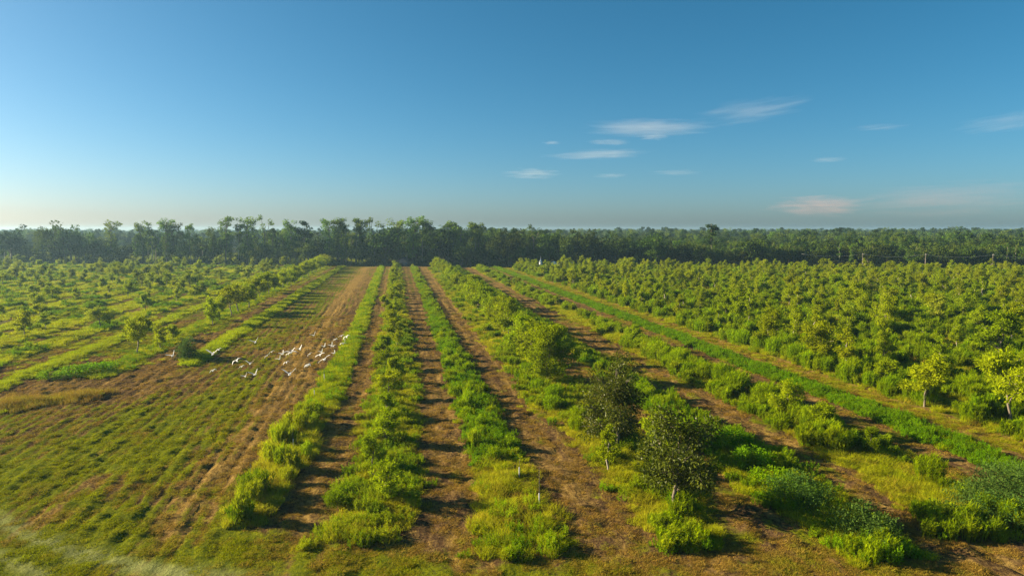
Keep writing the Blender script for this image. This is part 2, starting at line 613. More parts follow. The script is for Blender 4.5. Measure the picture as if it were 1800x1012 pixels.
def fennel_clump(name, stems, h, r, mat, rng=R):
    parts = []
    for i in range(stems):
        a = rng.uniform(0, 6.28)
        q = r * math.sqrt(rng.uniform(0, 1))
        hh = h * rng.uniform(.72, 1.06) * (1.05 - .28 * q / r)
        bx, by = q * math.cos(a), q * math.sin(a)
        tx, ty = bx * 1.35 + rng.normal(0, .06), by * 1.35 + rng.normal(0, .06)
        n = 26
        t = rng.uniform(.18, 1, n) ** .8
        P = np.stack([bx + (tx - bx) * t, by + (ty - by) * t, hh * t], 1)
        al = rng.uniform(0, 6.28, n)
        D = np.stack([np.cos(al) * .45, np.sin(al) * .45, np.ones(n)], 1)
        b = np.stack([np.cos(al) * .35, np.sin(al) * .35, np.full(n, -.1)], 1)
        parts.append(blades(P, D, b, h * .24 * rng.uniform(.7, 1.2, n), np.full(n, .045)))
        parts.append(tube([(bx, by, -.05), (tx, ty, hh)], [.016, .006], 3, False))
    V, f = join(parts)
    return mesh_np(name, V, f, mat)


SRC = bpy.data.collections.new('plant_sources')      # not part of the scene: only what the undergrowth is made of
src_meshes = [
    grass_clump('a', 130, 1.05, .50, .026, M['grass'], .34),         # 0 tall grass
    grass_clump('b', 115, .85, .55, .025, M['grass'], .50),          # 1 tall grass, leaning
    forb_clump('c', 20, 1.15, .50, .22, M['weed']),                   # 2 leafy weed
    forb_clump('d', 18, .95, .55, .19, M['weed']),                    # 3 leafy weed, low
    fennel_clump('e', 26, 1.7, .45, M['fennel']),                    # 4 feathery weed
    fennel_clump('f', 18, 1.35, .38, M['fennel']),                   # 5 feathery weed, lower
    grass_clump('g', 60, .40, .50, .034, M['straw'], .8),            # 6 cut dry grass
    grass_clump('h', 52, .24, .45, .032, M['straw'], .95),           # 7 short turf
    weed_clump('i', 330, 1.5, .7, .11, M['thicket'], k=16),          # 8 grey-green thicket
    grass_clump('j', 100, .95, .55, .025, M['straw'], .40),          # 9 standing dry grass
]
for i, me in enumerate(src_meshes):
    o = bpy.data.objects.new('source_%02d' % i, me)
    SRC.objects.link(o)


def instancer_tree(coll):
    ng = bpy.data.node_groups.new('scatter_' + coll.name, 'GeometryNodeTree')
    ng.interface.new_socket(name='Geometry', in_out='INPUT', socket_type='NodeSocketGeometry')
    ng.interface.new_socket(name='Geometry', in_out='OUTPUT', socket_type='NodeSocketGeometry')
    n, l = ng.nodes, ng.links
    gi = n.new('NodeGroupInput')
    go = n.new('NodeGroupOutput')
    ci = n.new('GeometryNodeCollectionInfo')
    ci.inputs['Collection'].default_value = coll
    ci.inputs['Separate Children'].default_value = True
    ci.inputs['Reset Children'].default_value = True
    ip = n.new('GeometryNodeInstanceOnPoints')
    ip.inputs['Pick Instance'].default_value = True

    def na(name, t):
        a = n.new('GeometryNodeInputNamedAttribute')
        a.data_type = t
        a.inputs['Name'].default_value = name
        return a.outputs[0]
    l.new(gi.outputs[0], ip.inputs['Points'])
    l.new(ci.outputs[0], ip.inputs['Instance'])
    l.new(na('idx', 'INT'), ip.inputs['Instance Index'])
    l.new(na('rot', 'FLOAT_VECTOR'), ip.inputs['Rotation'])
    l.new(na('scl', 'FLOAT_VECTOR'), ip.inputs['Scale'])
    l.new(ip.outputs[0], go.inputs[0])
    return ng


NG = instancer_tree(SRC)


def scatter(name, x, y, idx, scl, tint, label, cat, ng=None, rng=R, z=None, group=None):
    n = len(x)
    me = bpy.data.meshes.new(name)
    me.vertices.add(n)
    if z is None:
        z = ground_z(x, y)
    me.vertices.foreach_set('co', np.stack([x, y, z], 1).astype(np.float32).ravel())
    rot = np.stack([rng.normal(0, .06, n), rng.normal(0, .06, n), rng.uniform(0, 6.283, n)], 1)
    me.attributes.new('idx', 'INT', 'POINT').data.foreach_set('value', idx.astype(np.int32))
    me.attributes.new('rot', 'FLOAT_VECTOR', 'POINT').data.foreach_set('vector', rot.astype(np.float32).ravel())
    me.attributes.new('scl', 'FLOAT_VECTOR', 'POINT').data.foreach_set('vector', scl.astype(np.float32).ravel())
    me.attributes.new('tint', 'FLOAT', 'POINT').data.foreach_set('value', np.clip(tint, 0, 1).astype(np.float32))
    me.update()
    o = obj(name, me)
    o.modifiers.new('scatter', 'NODES').node_group = ng or NG
    tag(o, label, cat, group, 'stuff')
    return o


PROF = {  # measured centre line and width of the planted strips: (y, centre, width)
    'thin': ((47, -10.5, 2.3), (55, -10.4, 3.0), (65, -9.9, 3.9), (82, -9.1, 3.5), (103, -8.6, 3.0), (156, -8.6, 2.4), (372, -9.6, 2.2)),
    'middle': ((43, -3.4, 6.0), (48, -2.0, 5.4), (60, -1.4, 5.6), (81, -.9, 5.9), (123, -.9, 5.4), (210, -1.1, 4.8), (390, -2.0, 4.2)),
    'weedy': ((39.5, 7.1, 7.4), (46, 7.9, 5.0), (59, 8.2, 4.3), (80, 8.3, 4.2), (122, 8.2, 3.0), (208, 8.0, 2.7), (372, 7.4, 2.5)),
    'dark': ((39.5, 17.9, 3.4), (45, 19.2, 6.0), (57, 19.7, 7.2), (79, 18.8, 7.8), (121, 18.6, 7.4), (207, 18.5, 7.2), (375, 18.8, 6.5)),
    'bush': ((35.5, 29.0, 5.6), (43, 29.4, 6.6), (52, 29.4, 6.6), (70, 29.2, 5.0), (110, 29.2, 4.2), (375, 29.2, 4.0)),
    'small': ((37, 38.0, 7.5), (46, 39.6, 6.4), (60, 40.4, 6.0), (90, 40.6, 5.4), (375, 40.6, 5.0)),
    'leafy': ((36, 50.6, 4.0), (80, 51.0, 3.6), (375, 50.2, 3.2))}


def strip_points(x0, y0, y1, width, dens, rng=R):
    """points along a planted strip; sparser and larger with distance"""
    out = []
    for a, b, dd, k in ((0, 80, 4.2, .95), (80, 130, 2.9, 1.05), (130, 210, 1.7, 1.25), (210, 460, 1.0, 1.5)):
        a, b = max(a, y0), min(b, y1)
        if b <= a:
            continue
        n = int((b - a) * (width if not isinstance(x0, str) else np.mean([p[2] for p in PROF[x0]])) * dd * dens)
        y = rng.uniform(a, b, n)
        u = rng.uniform(-1, 1, n)
        out.append(np.stack([u, y, np.full(n, k)], 1))
    P = np.concatenate(out)
    u, y, k = P.T
    if isinstance(x0, str):
        pr = np.array(PROF[x0])
        width = np.interp(y, pr[:, 0], pr[:, 2])
        x0 = np.interp(y, pr[:, 0], pr[:, 1])
    x0 = x0 + np.zeros_like(y)
    wob = 1 + .30 * (fbm(y / 5, x0, 5) - .5) * 2
    x = x0 + (u + .12 * rng.normal(0, 1, len(u))) * width / 2 * wob + .9 * (fbm(y / 9, x0 + 40, 9) - .5)
    m = in_view(x, y) & (fbm(x / 1.5, y / 2.2, 113) > .22)
    return x[m], y[m], u[m], k[m]


def strip(name, x0, y0, y1, width, dens, pick, label, cat='grass', rng=R):
    x, y, u, k = strip_points(x0, y0, y1, width, dens, rng)
    idx, hs, tint = pick(x, y, u, rng)
    e = 1 - .35 * u ** 2
    s = rng.uniform(.8, 1.2, len(x))
    scl = np.stack([k * s, k * s, (1 + (k - 1) * .25) * s * hs * e], 1)
    return scatter(name, x, y, idx, scl, tint, label, cat, rng=rng)


def choose(rng, n, ids, w):
    return rng.choice(ids, n, p=np.array(w) / sum(w))


def pick_grass(tint=.1, var=.25, hs=1.0, ids=(0, 1), w=(1, 1)):
    def f(x, y, u, rng):
        n = len(x)
        t = tint + var * (fbm(x / 2.5, y / 4, 77) - .5) * 2 + rng.normal(0, .08, n)
        return choose(rng, n, ids, w), np.full(n, hs) * (.75 + .5 * fbm(x / 2, y / 3, 31)), t
    return f


def pick_thin(x, y, u, rng):
    n = len(x)
    near = y < 78 + 6 * (fbm(x, y / 4, 3) - .5)
    idx = np.where(near, choose(rng, n, (0, 1, 9, 4), (5, 4, 4, .5)), choose(rng, n, (0, 1, 2), (4, 4, 1)))
    t = np.where(near, .50 + rng.normal(0, .22, n), .08 + rng.normal(0, .1, n))
    t = np.where(idx == 9, .40 + rng.normal(0, .2, n), t)
    return idx, np.where(near, 1.25, 1.0) * (.7 + .6 * fbm(x / 2, y / 3, 31)), t


def pick_middle(x, y, u, rng):
    n = len(x)
    c = fbm(x / 2.2, y / 3.2, 51)
    idx = np.where(c > .56, choose(rng, n, (2, 3, 1), (3, 2, 2)), choose(rng, n, (0, 1, 5, 3, 9), (4, 5, .6, .8, .9)))
    end = y < 47
    idx = np.where(end, choose(rng, n, (2, 3, 0, 1), (2, 2, 2, 2)), idx)
    return idx, (.50 + .75 * c) * (.72 + .56 * fbm(x / 1.3, y / 1.7, 131)), .42 + .3 * (1 - sstep(45, 62, y)) + .9 * (.5 - c) + rng.normal(0, .14, n)


def pick_weedy(x, y, u, rng):
    n = len(x)
    near = y < 57 + 5 * (fbm(x, y / 4, 8) - .5)
    idx = np.where(near, choose(rng, n, (0, 1, 9, 2), (4, 5, 2, .6)), choose(rng, n, (2, 3, 0, 1, 4), (4, 3, 1.5, 1.5, .3)))
    t = np.where(near, .55 + rng.normal(0, .2, n), .12 + .5 * (fbm(x / 2.4, y / 4, 141) - .5) + rng.normal(0, .1, n) + .25 * sstep(110, 300, y))
    end = y < 44
    idx = np.where(end, choose(rng, n, (2, 0, 1, 3), (2, 3, 3, 2)), idx)
    t = np.where(end, .3 + rng.normal(0, .15, n), t)
    return idx, .55 + .9 * fbm(x / 1.3, y / 1.9, 33), t


def pick_dark(x, y, u, rng):
    n = len(x)
    c = fbm(x / 2.5, y / 3.5, 61)
    idx = np.where(c > .60, choose(rng, n, (2, 3, 5), (3, 2, 2)), np.where(c > .48, choose(rng, n, (0, 1, 5, 3), (3, 3, .8, 1)), choose(rng, n, (0, 1, 9), (3, 4, .6))))
    hh = (.50 + .6 * c) * (.72 + .6 * fbm(x / 1.3, y / 1.7, 131))
    return idx, hh, .36 + 1.1 * (.5 - c) + rng.normal(0, .14, n) + .15 * (u < -.5)


def pick_bush(x, y, u, rng):
    n = len(x)
    c = fbm(x / 2.0, y / 3.0, 71)
    idx = np.where(c > .5, choose(rng, n, (2, 3, 5), (4, 2, 1)), choose(rng, n, (0, 1, 2), (3, 4, 1)))
    return idx, .6 + .9 * c, .22 + 1.2 * (.5 - c) + rng.normal(0, .1, n)


def pick_small(x, y, u, rng):
    n = len(x)
    c = fbm(x / 2.3, y / 4.0, 81)
    idx = np.where(c > .53, choose(rng, n, (4, 5, 2), (4, 3, 1)), choose(rng, n, (0, 1, 9), (3, 4, 1)))
    return idx, .65 + .7 * c, .30 + 1.0 * (.5 - c) + rng.normal(0, .12, n)


def pick_leafy(x, y, u, rng):
    n = len(x)
    return choose(rng, n, (2, 3, 0), (5, 3, .7)), .6 + .75 * fbm(x / 1.5, y / 2.2, 91), .0 + rng.normal(0, .1, n) + .2 * sstep(140, 300, y)


E_ = lambda x: float(edge_y(x)) - 6
strip('grass_strip', -31.2, 106, E_(-31), 3.0, 1.25, pick_grass(.02, .15, 1.05), 'bright green tall grass strip along the left side of the wide mown field')
strip('grass_strip', 'thin', 47, E_(-10), 0, 1.5, pick_thin, 'narrow grass strip right of the wide mown field, olive and straw coloured near end')
strip('undergrowth', 'middle', 43, E_(-2), 0, 1.05, pick_middle, 'thick yellow-green undergrowth of the hedge-like row running straight down the middle', 'weeds')
strip('grass_strip', 'weedy', 39.5, E_(8), 0, 1.1, pick_weedy, 'strip of bright leafy weeds with pale near end, next right of the middle hedge row', 'weeds')
strip('undergrowth', 'dark', 39, E_(19), 0, 1.0, pick_dark, 'mixed tall grass and feathery weeds under the row with the two big dark trees', 'weeds')
strip('undergrowth', 'bush', 35.2, E_(29), 0, 1.0, pick_bush, 'strip of low green shrubs and grass just right of the big dark trees', 'weeds')
strip('undergrowth', 'small', 37, E_(41), 0, 1.0, pick_small, 'grass and feathery green weeds under the row of small white-stemmed trees', 'weeds')
strip('grass_strip', 'leafy', 36, E_(50), 0, 1.1, pick_leafy, 'strip of bright green broad-leaved weeds left of the yellow grass track', 'weeds')
strip('dry_grass', 55.8, 36, E_(55), 3.0, .8, pick_grass(.42, .2, .42, (6, 1, 9), (2, 2, 1)), 'yellow dry grass of the long track left of the dense orchard')
# a band of standing dry grass across the headland at the left
n = 760
a_ = R.uniform(0, 1, n)
x = -36.5 - 15 * a_ + R.normal(0, .8, n)
y = 88.3 - 6.8 * a_ + R.normal(0, 1.5, n) * (1 - .5 * np.abs(a_ - .5))
s = R.uniform(.8, 1.25, n)
scatter('dry_grass', x, y, choose(R, n, (9, 1, 6), (7, 1.0, 1)), np.stack([s, s, s * R.uniform(.9, 1.35, n)], 1), .22 + R.normal(0, .15, n),
        'band of tall dry brownish grass standing across the mown headland at the far left', 'grass')
# left of the mown field
strip('undergrowth', -41.0, 98, E_(-41), 4.2, .95, pick_grass(.25, .25, .75, (0, 1, 2, 3), (3, 3, 1.4, 1)), 'grass and low weeds under the row of yellowing trees left of the mown field', 'weeds')
strip('grass_strip', -51.0, 84, E_(-51), 3.0, 1.1, pick_grass(.08, .2, .9), 'bright grass strip between the first two tree rows left of the mown field')
xs, ys, us, ks, rs = [], [], [], [], []
for i in range(18):
    x, y, u, k = strip_points(-60.5 - 9.8 * i, 70, E_(-60 - 9.8 * i), 6.0 if i % 2 else 5.0, .75)
    xs += [x]; ys += [y]; us += [u]; ks += [k]
x, y, u, k = map(np.concatenate, (xs, ys, us, ks))
c = fbm(x / 4, y / 6, 19)
n = len(x)
idx = np.where(c > .60, choose(R, n, (2, 3, 5), (3, 3, 1)), choose(R, n, (0, 1, 9), (5, 4, .5)))
s = R.uniform(.8, 1.25, n)
scatter('grass_strips', x, y, idx, np.stack([k * s, k * s, s * (.62 + .5 * c)], 1), np.where(idx == 9, .7, .22 + .8 * (.5 - c)) + R.normal(0, .1, n),
        'many parallel strips of pale and green grass filling the far left orchard', 'grass')
# short growth between those left rows
n = 26000
x = R.uniform(-250, -36, n); y = R.uniform(100, 470, n)
m = in_view(x, y) & (y < edge_y(x) - 4) & (R.uniform(0, 1, n) < np.interp(y, [100, 200, 460], [1, .7, .45])) & (fbm(x / 6, y / 14, 23) > .40)
x, y = x[m], y[m]; n = len(x)
k = np.interp(y, [100, 250, 460], [1.1, 1.6, 2.2])
idx = choose(R, n, (1, 6, 9, 3), (4, 3, .6, .8))
scatter('meadow_grass', x, y, idx, np.stack([k, k, R.uniform(.35, .7, n)], 1), np.where((idx == 6) | (idx == 9), .65, .25) + R.normal(0, .15, n),
        'short pale grass growing in the lanes of the far left orchard', 'grass')
# the dense right-hand orchard's floor
xs, ys, ks = [], [], []
for a, b, d, k in ((36, 110, 1.9, 1.0), (110, 180, .85, 1.4), (180, 400, .42, 1.9)):
    n = int((b - a) * 340 * d)
    x = R.uniform(57.5, 397, n); y = R.uniform(a, b, n)
    m = in_view(x, y) & (y < edge_y(x) - 3)
    xs += [x[m]]; ys += [y[m]]; ks += [np.full(m.sum(), k)]
x, y, k = map(np.concatenate, (xs, ys, ks))
c = fbm(x / 3.2, y / 4.5, 63)
rowd = np.abs((x - 61.5) / 10 - np.round((x - 61.5) / 10))
keep = (c > .33) & ((rowd < .42) | (c > .42))
x, y, k, c, rowd = x[keep], y[keep], k[keep], c[keep], rowd[keep]
n = len(x)
idx = np.where(c > .56, choose(R, n, (4, 5, 2), (4, 4, 1)), np.where(c > .46, choose(R, n, (0, 1, 3, 5), (3, 3, 1.4, 1)), choose(R, n, (1, 6, 9), (4, 2, 1))))
s = R.uniform(.8, 1.2, n)
scatter('undergrowth', x, y, idx, np.stack([k * s, k * s, s * (1 + .2 * (k - 1)) * (.52 + 1.05 * c)], 1), .25 + 1.3 * (.5 - c) + R.normal(0, .12, n),
        'tall green grass and feathery weeds covering the floor of the dense right orchard', 'weeds')

# cut grass and turf on the mown ground
n = 150000
yy = 32 + (R.uniform(0, 1, n) ** 1.7) * 130
xx = R.uniform(-1, 1, n) * (yy * .85 + 12) + yy * .16
m = in_view(xx, yy, 5) & (xx < 57.5) & (xx > -62)
xx, yy = xx[m], yy[m]
g_, s_, p_, l_ = ground_fields(xx, yy)
keep = R.uniform(0, 1, len(xx)) < (.42 + .6 * np.clip(g_, 0, 1)) * sstep(.30, .62, fbm(xx / 1.2, yy / 1.7, 55)) * (1 - .95 * p_)
x, y, g_, p_ = xx[keep], yy[keep], g_[keep], p_[keep]
n = len(x)
gg = np.clip((g_ - .34) * 1.7 + R.normal(0, .2, n), 0, 1)
idx = np.where(R.uniform(0, 1, n) < .35, 6, 7)
s = R.uniform(.55, 1.15, n) * np.interp(y, [35, 80, 160], [.8, 1.0, 1.5])
hz = np.where((g_ > .75) & (fbm(x / 2, y / 2, 99) > .55), 1.5, 1.0) * (1 - .5 * p_)
scatter('cut_grass', x, y, idx, np.stack([s, s, s * hz * .8], 1), gg, 'short cut grass and straw tufts lying over the mown lanes and headland', 'grass')

# ------------------------------------------------------------------ trees
def clumps_to_leaves(C, rad_, n, ll, rng, droop=.25, up=.15, wr=.42):
    """n leaves around every clump centre; C (k,3), rad_ (k,)"""
    k = len(C)
    j = np.repeat(np.arange(k), n)
    d = rdir(rng, len(j))
    rr = rad_[j] * rng.uniform(.25, 1.0, len(j)) ** .6
    P = C[j] + d * rr[:, None] * np.array([1, 1, .72])
    D = d * .8 + rdir(rng, len(j)) * .7 + np.array([0, 0, up]) - np.array([0, 0, droop]) * rng.uniform(0, 2, len(j))[:, None]
    N = rdir(rng, len(j)) * .8 + d + np.array([0, 0, .3])
    return leaves(P, D, N, ll * rng.uniform(.6, 1.3, len(j)), ll * wr * rng.uniform(.7, 1.3, len(j)))


def limb(a, b, r0, r1, rng, sag=.12, n=5):
    a, b = np.array(a, float), np.array(b, float)
    t = np.linspace(0, 1, n)[:, None]
    p = a + (b - a) * t
    L = np.linalg.norm(b - a)
    p[1:-1] += rng.normal(0, sag * .35 * L, (n - 2, 3)) * np.array([1, 1, .5])
    p[:, 2] += (np.sin(t[:, 0] * math.pi)) * L * .06
    return tube(p, np.linspace(r0, r1, n), 5, False), p


def pecan(seed, h, spread, bare, nlimb, per, ll, lobes, lead=True, bark='bark', rise_=(.35, .95)):
    """young orchard tree: straight trunk, rising limbs, leaf clumps at and along the limb ends"""
    rng = np.random.default_rng(seed)
    lean = rng.normal(0, .03 * h, 2)
    top = np.array([lean[0], lean[1], h * (.80 if lead else .62)])
    parts = []
    r0 = .017 * h + .02
    tr, tp = limb((0, 0, -.15), top, r0, r0 * .25, rng, .05, 8)
    parts.append(tr)
    C, Rr = [], []
    for i in range(nlimb):
        t = rng.uniform(bare, .92) if i else bare
        base = tp[0] + (top - tp[0]) * t
        az = i * 2.4 + rng.normal(0, .4)
        u = (t - bare) / (1 - bare)
        ln = spread * (1.0 - .55 * u ** 1.3) * rng.uniform(.6, 1.15)
        rise = ln * rng.uniform(*rise_) + .3 * u * h * .2
        end = base + np.array([math.cos(az) * ln, math.sin(az) * ln, rise])
        lb, lp = limb(base, end, r0 * (.55 - .3 * u), .015, rng)
        parts.append(lb)
        for q in range(lobes):
            f = rng.uniform(.35, 1.08)
            c = base + (end - base) * f + rng.normal(0, .10 * spread, 3)
            C.append(c)
            Rr.append(spread * rng.uniform(.16, .32))
            parts.append(limb(base + (end - base) * min(f, .95) * .8, c, .02, .008, rng, .1, 3)[0])
    for q in range(lobes):
        C.append(top + np.array([rng.normal(0, .12 * spread), rng.normal(0, .12 * spread), rng.uniform(-.1, .2) * h]))
        Rr.append(spread * rng.uniform(.16, .28))
    C, Rr = np.array(C), np.array(Rr)
    V, f = clumps_to_leaves(C, Rr, per, ll, rng)
    z1 = V[:, 2].max()
    tm = mesh_np('trunk', *join(parts), M[bark], True)
    cm = mesh_np('crown', V, f, None)
    return tm, cm, z1


def crown_copy(cm, mat):
    c = cm.copy()
    c.materials.clear()
    c.materials.append(M[mat])
    return c


ORCH = []
for i, a in enumerate([
        (101, 6.0, 2.1, .32, 12, 74, .32, 4), (102, 6.5, 1.7, .34, 13, 66, .31, 4), (103, 5.5, 2.3, .32, 12, 74, .32, 4),
        (104, 6.5, 1.35, .30, 13, 58, .30, 4), (105, 5.0, 1.9, .34, 11, 74, .32, 4), (106, 7.0, .95, .22, 14, 40, .29, 3),
        (107, 5.5, 2.5, .36, 11, 66, .32, 5), (108, 6.2, 1.6, .28, 12, 60, .31, 4)]):
    ORCH.append(pecan(*a, bark='pale_bark' if i % 2 else 'bark'))
OM = {(i, m): crown_copy(ORCH[i][1], m) for i in range(8) for m in ('pecan', 'pecan_yellow', 'pecan_pale')}
BIG = [pecan(201, 8.0, 3.4, .22, 22, 84, .27, 5, rise_=(.05, .75)), pecan(202, 9.2, 3.7, .10, 27, 92, .27, 5, rise_=(-.15, .7)), pecan(203, 7.6, 3.1, .10, 22, 120, .28, 6, rise_=(-.05, .8))]


def put_tree(name, tm, cm, x, y, s, rz, label, cat, group=None, z=-.05):
    t = bpy.data.objects.new(name, None)
    t.empty_display_size = .5
    link(t)
    t.location = (x, y, z)
    t.rotation_euler = (0, 0, rz)
    t.scale = s if isinstance(s, tuple) else (s, s, s)
    tag(t, label, cat, group)
    obj('trunk', tm, t)
    obj('crown', cm, t)
    return t


ORDN = ['first', 'second', 'third', 'fourth', 'fifth', 'sixth', 'seventh', 'eighth', 'ninth', 'tenth', 'eleventh', 'twelfth', 'thirteenth', 'fourteenth', 'fifteenth',
        'sixteenth', 'seventeenth', 'eighteenth', 'nineteenth', 'twentieth']
for tens, t0 in (('twenty', 'thirtieth'), ('thirty', 'fortieth'), ('forty', 'fiftieth'), ('fifty', 'sixtieth')):
    ORDN += [tens + '-' + o for o in ORDN[:9]] + [t0]
G_OR = 'young trees planted in rows in the orchard'
T = np.random.default_rng(99)

# the row with the big dark trees
put_tree('orchard_tree', BIG[0][0], crown_copy(BIG[0][1], 'pecan_dark'), 19.3, 45.2, (8.0 / BIG[0][2],) * 3, .4,
         'big dark orchard tree with a bare trunk showing, nearest of all the large trees', 'tree', G_OR)
put_tree('orchard_tree', BIG[1][0], crown_copy(BIG[1][1], 'pecan_dark'), 19.8, 59.8, (9.3 / BIG[1][2],) * 3, 1.9,
         'tallest dark orchard tree with a round dense crown, right behind the nearest large one', 'tree', G_OR)
put_tree('orchard_tree', BIG[2][0], crown_copy(BIG[2][1], 'pecan'), 19.4, 87.9, (7.8 / BIG[2][2],) * 3, 3.0,
         'dense green orchard tree standing third in the row of the big dark trees', 'tree', G_OR)
put_tree('orchard_tree', *[(m if i == 0 else OM[3, 'pecan']) for i, m in enumerate(ORCH[3][:2])], 16.9, 53.2, (.72, .72, .62), 1.0,
         'small leafy orchard tree with a pale stem, left between the two big dark trees', 'tree', G_OR)
put_tree('orchard_tree', ORCH[4][0], OM[4, 'pecan'], 21.8, 54.0, .92, 2.0,
         'light green orchard tree standing close on the right behind the nearest big dark one', 'tree', G_OR)

placed = 5
n_rest = []


def add_orchard(x, y, h, kind, mat, label, group=G_OR):
    """one orchard tree of height h"""
    tm, cm, z1 = ORCH[kind]
    s = h / z1
    w = s * T.uniform(.75, 1.35)
    put_tree('orchard_tree', tm, OM[kind, mat], x, y, (w, w, s), T.uniform(0, 6.28), label, 'tree', group)


def row_label(k, i, far, base, head, rowtxt):
    if i < far:
        return '%s, %s from the near end of %s' % (head, ORDN[i], rowtxt), G_OR
    return base, G_OR


# further trees of that row
y = 99.0
i = 0
while y < E_(19.5):
    lab = 'bushy green orchard tree, %s behind the dense third one of the dark tree row' % ORDN[i]
    add_orchard(19.6 + T.normal(0, .7), y, T.uniform(5.6, 8.0) - 1.2 * (y > 200), int(T.choice([0, 2, 4, 6])), 'pecan', lab)
    y += T.uniform(5.8, 8.6)
    i += 1
# middle hedge row
y = 50.0
i = 0
while y < E_(-2):
    lab = 'low leafy orchard tree sunk in weeds, %s from near end of the middle hedge row' % ORDN[i]
    add_orchard(-1.7 + T.normal(0, .7), y, T.uniform(2.9, 4.2), int(T.choice([0, 2, 4, 6])), str(T.choice(['pecan', 'pecan', 'pecan_yellow'])), lab)
    y += T.uniform(6.0, 9.5)
    i += 1
# small white-stemmed trees
small = [(41.2, 53.3, 2.8, 'tiny dark orchard tree, nearest in the row of small white-stemmed trees'),
         (40.8, 59.4, 3.5, 'small dark orchard tree with rounded crown, second in the row of small white-stemmed trees'),
         (40.5, 65.6, 4.4, 'small spreading orchard tree with a white stem, third in the row of small trees')]
for x, y, h, lab in small:
    add_orchard(x, y, h, 4 if h < 4 else 2, 'pecan', lab)
y = 74.0
i = 3
while y < 330:
    if T.uniform() < .55:
        add_orchard(40.6 + T.normal(0, .5), y, T.uniform(2.4, 4.2), int(T.choice([0, 1, 4, 7])), 'pecan', 'small orchard tree among feathery weeds, %s along the row of white-stemmed trees' % ORDN[i])
        i += 1
    y += 9.5
# row left of the mown field
left = [(-41.4, 116.0, 7.0, 6, 'pecan_yellow', 'lone yellowing orchard tree with forked limbs, nearest of the left-hand rows'),
        (-39.6, 121.5, 4.6, 7, 'pecan_yellow', 'small yellowing orchard tree close behind the lone forked one'),
        (-40.6, 131.0, 3.2, 4, 'pecan_yellow', 'short pale orchard tree between the lone forked one and the yellow clump')]
for x, y, h, k, m, lab in left:
    add_orchard(x, y, h, k, m, lab)
y = 150.0
i = 0
while y < E_(-41):
    lab = 'yellowing orchard tree, %s behind the leafy clump in the row left of the mown field' % ORDN[i - 4] if i > 3 else \
        'full yellow-green orchard tree, %s of the leafy clump behind the lone forked tree' % ORDN[i]
    add_orchard(-39.6 + T.normal(0, .8), y, T.uniform(5.6, 7.8), int(T.choice([0, 2, 6])), str(T.choice(['pecan_yellow', 'pecan_yellow', 'pecan'])), lab)
    y += T.uniform(6.5, 10.0)
    i += 1

# the dense orchard right of the yellow track: specific near trees first
near_right = [(62.5, 60.4, 8.2, 6, 'pecan_yellow', 'big yellow-green orchard tree with a clean pale trunk, nearest in the dense right orchard'),
              (58.6, 67.4, 6.4, 0, 'pecan_yellow', 'bushy yellow-green orchard tree beside the big clean-trunked one, dense right orchard'),
              (60.4, 75.6, 4.2, 4, 'pecan_yellow', 'small yellow-green orchard tree on a thin stem beside the yellow track, dense right orchard'),
              (61.5, 91.3, 7.0, 2, 'pecan_yellow', 'broad yellow-green orchard tree, fourth along the near row of the dense right orchard'),
              (61.8, 86.0, 6.6, 3, 'pecan_yellow', 'narrow yellow-green orchard tree, in front of the broad fourth tree of the dense right orchard'),
              (60.6, 104.3, 7.6, 0, 'pecan_yellow', 'wide yellow-green orchard tree standing at the bend of weeds, sixth along the dense right orchard')]
for x, y, h, k, m, lab in near_right:
    add_orchard(x, y, h, k, m, lab)
cand = []
for r in range(34):
    x0 = 61.0 + r * 10.0
    y = 44.0 + T.uniform(0, 8)
    n_in = 0
    while y < edge_y(x0) - 10:
        x = x0 + T.normal(0, .8)
        if in_view(np.array(x), np.array(y), 3) and not (r == 0 and y < 110) and T.uniform() < (.66 if y < 150 else .92 if r < 12 else .8):
            cand.append((math.hypot(x, y), x, y, r, n_in, 'right'))
            n_in += 1
        y += T.uniform(7.6, 10.6) if y < 140 else T.uniform(5.6, 8.4)
for r in range(18):
    x0 = -60.5 - 9.8 * r
    y = 110.0 + T.uniform(0, 10)
    n_in = 0
    while y < edge_y(x0) - 8:
        x = x0 + T.normal(0, .9)
        if in_view(np.array(x), np.array(y), 3) and T.uniform() < (.38 if y < 190 else .56) and not (r % 2 == 0 and y < 200 and T.uniform() < .6):
            cand.append((math.hypot(x, y), x, y, r, n_in, 'left'))
            n_in += 1
        y += T.uniform(9, 12.5)
cand.sort()
have = sum(1 for o in COL.objects if o.name.startswith('orchard_tree'))
rest = []
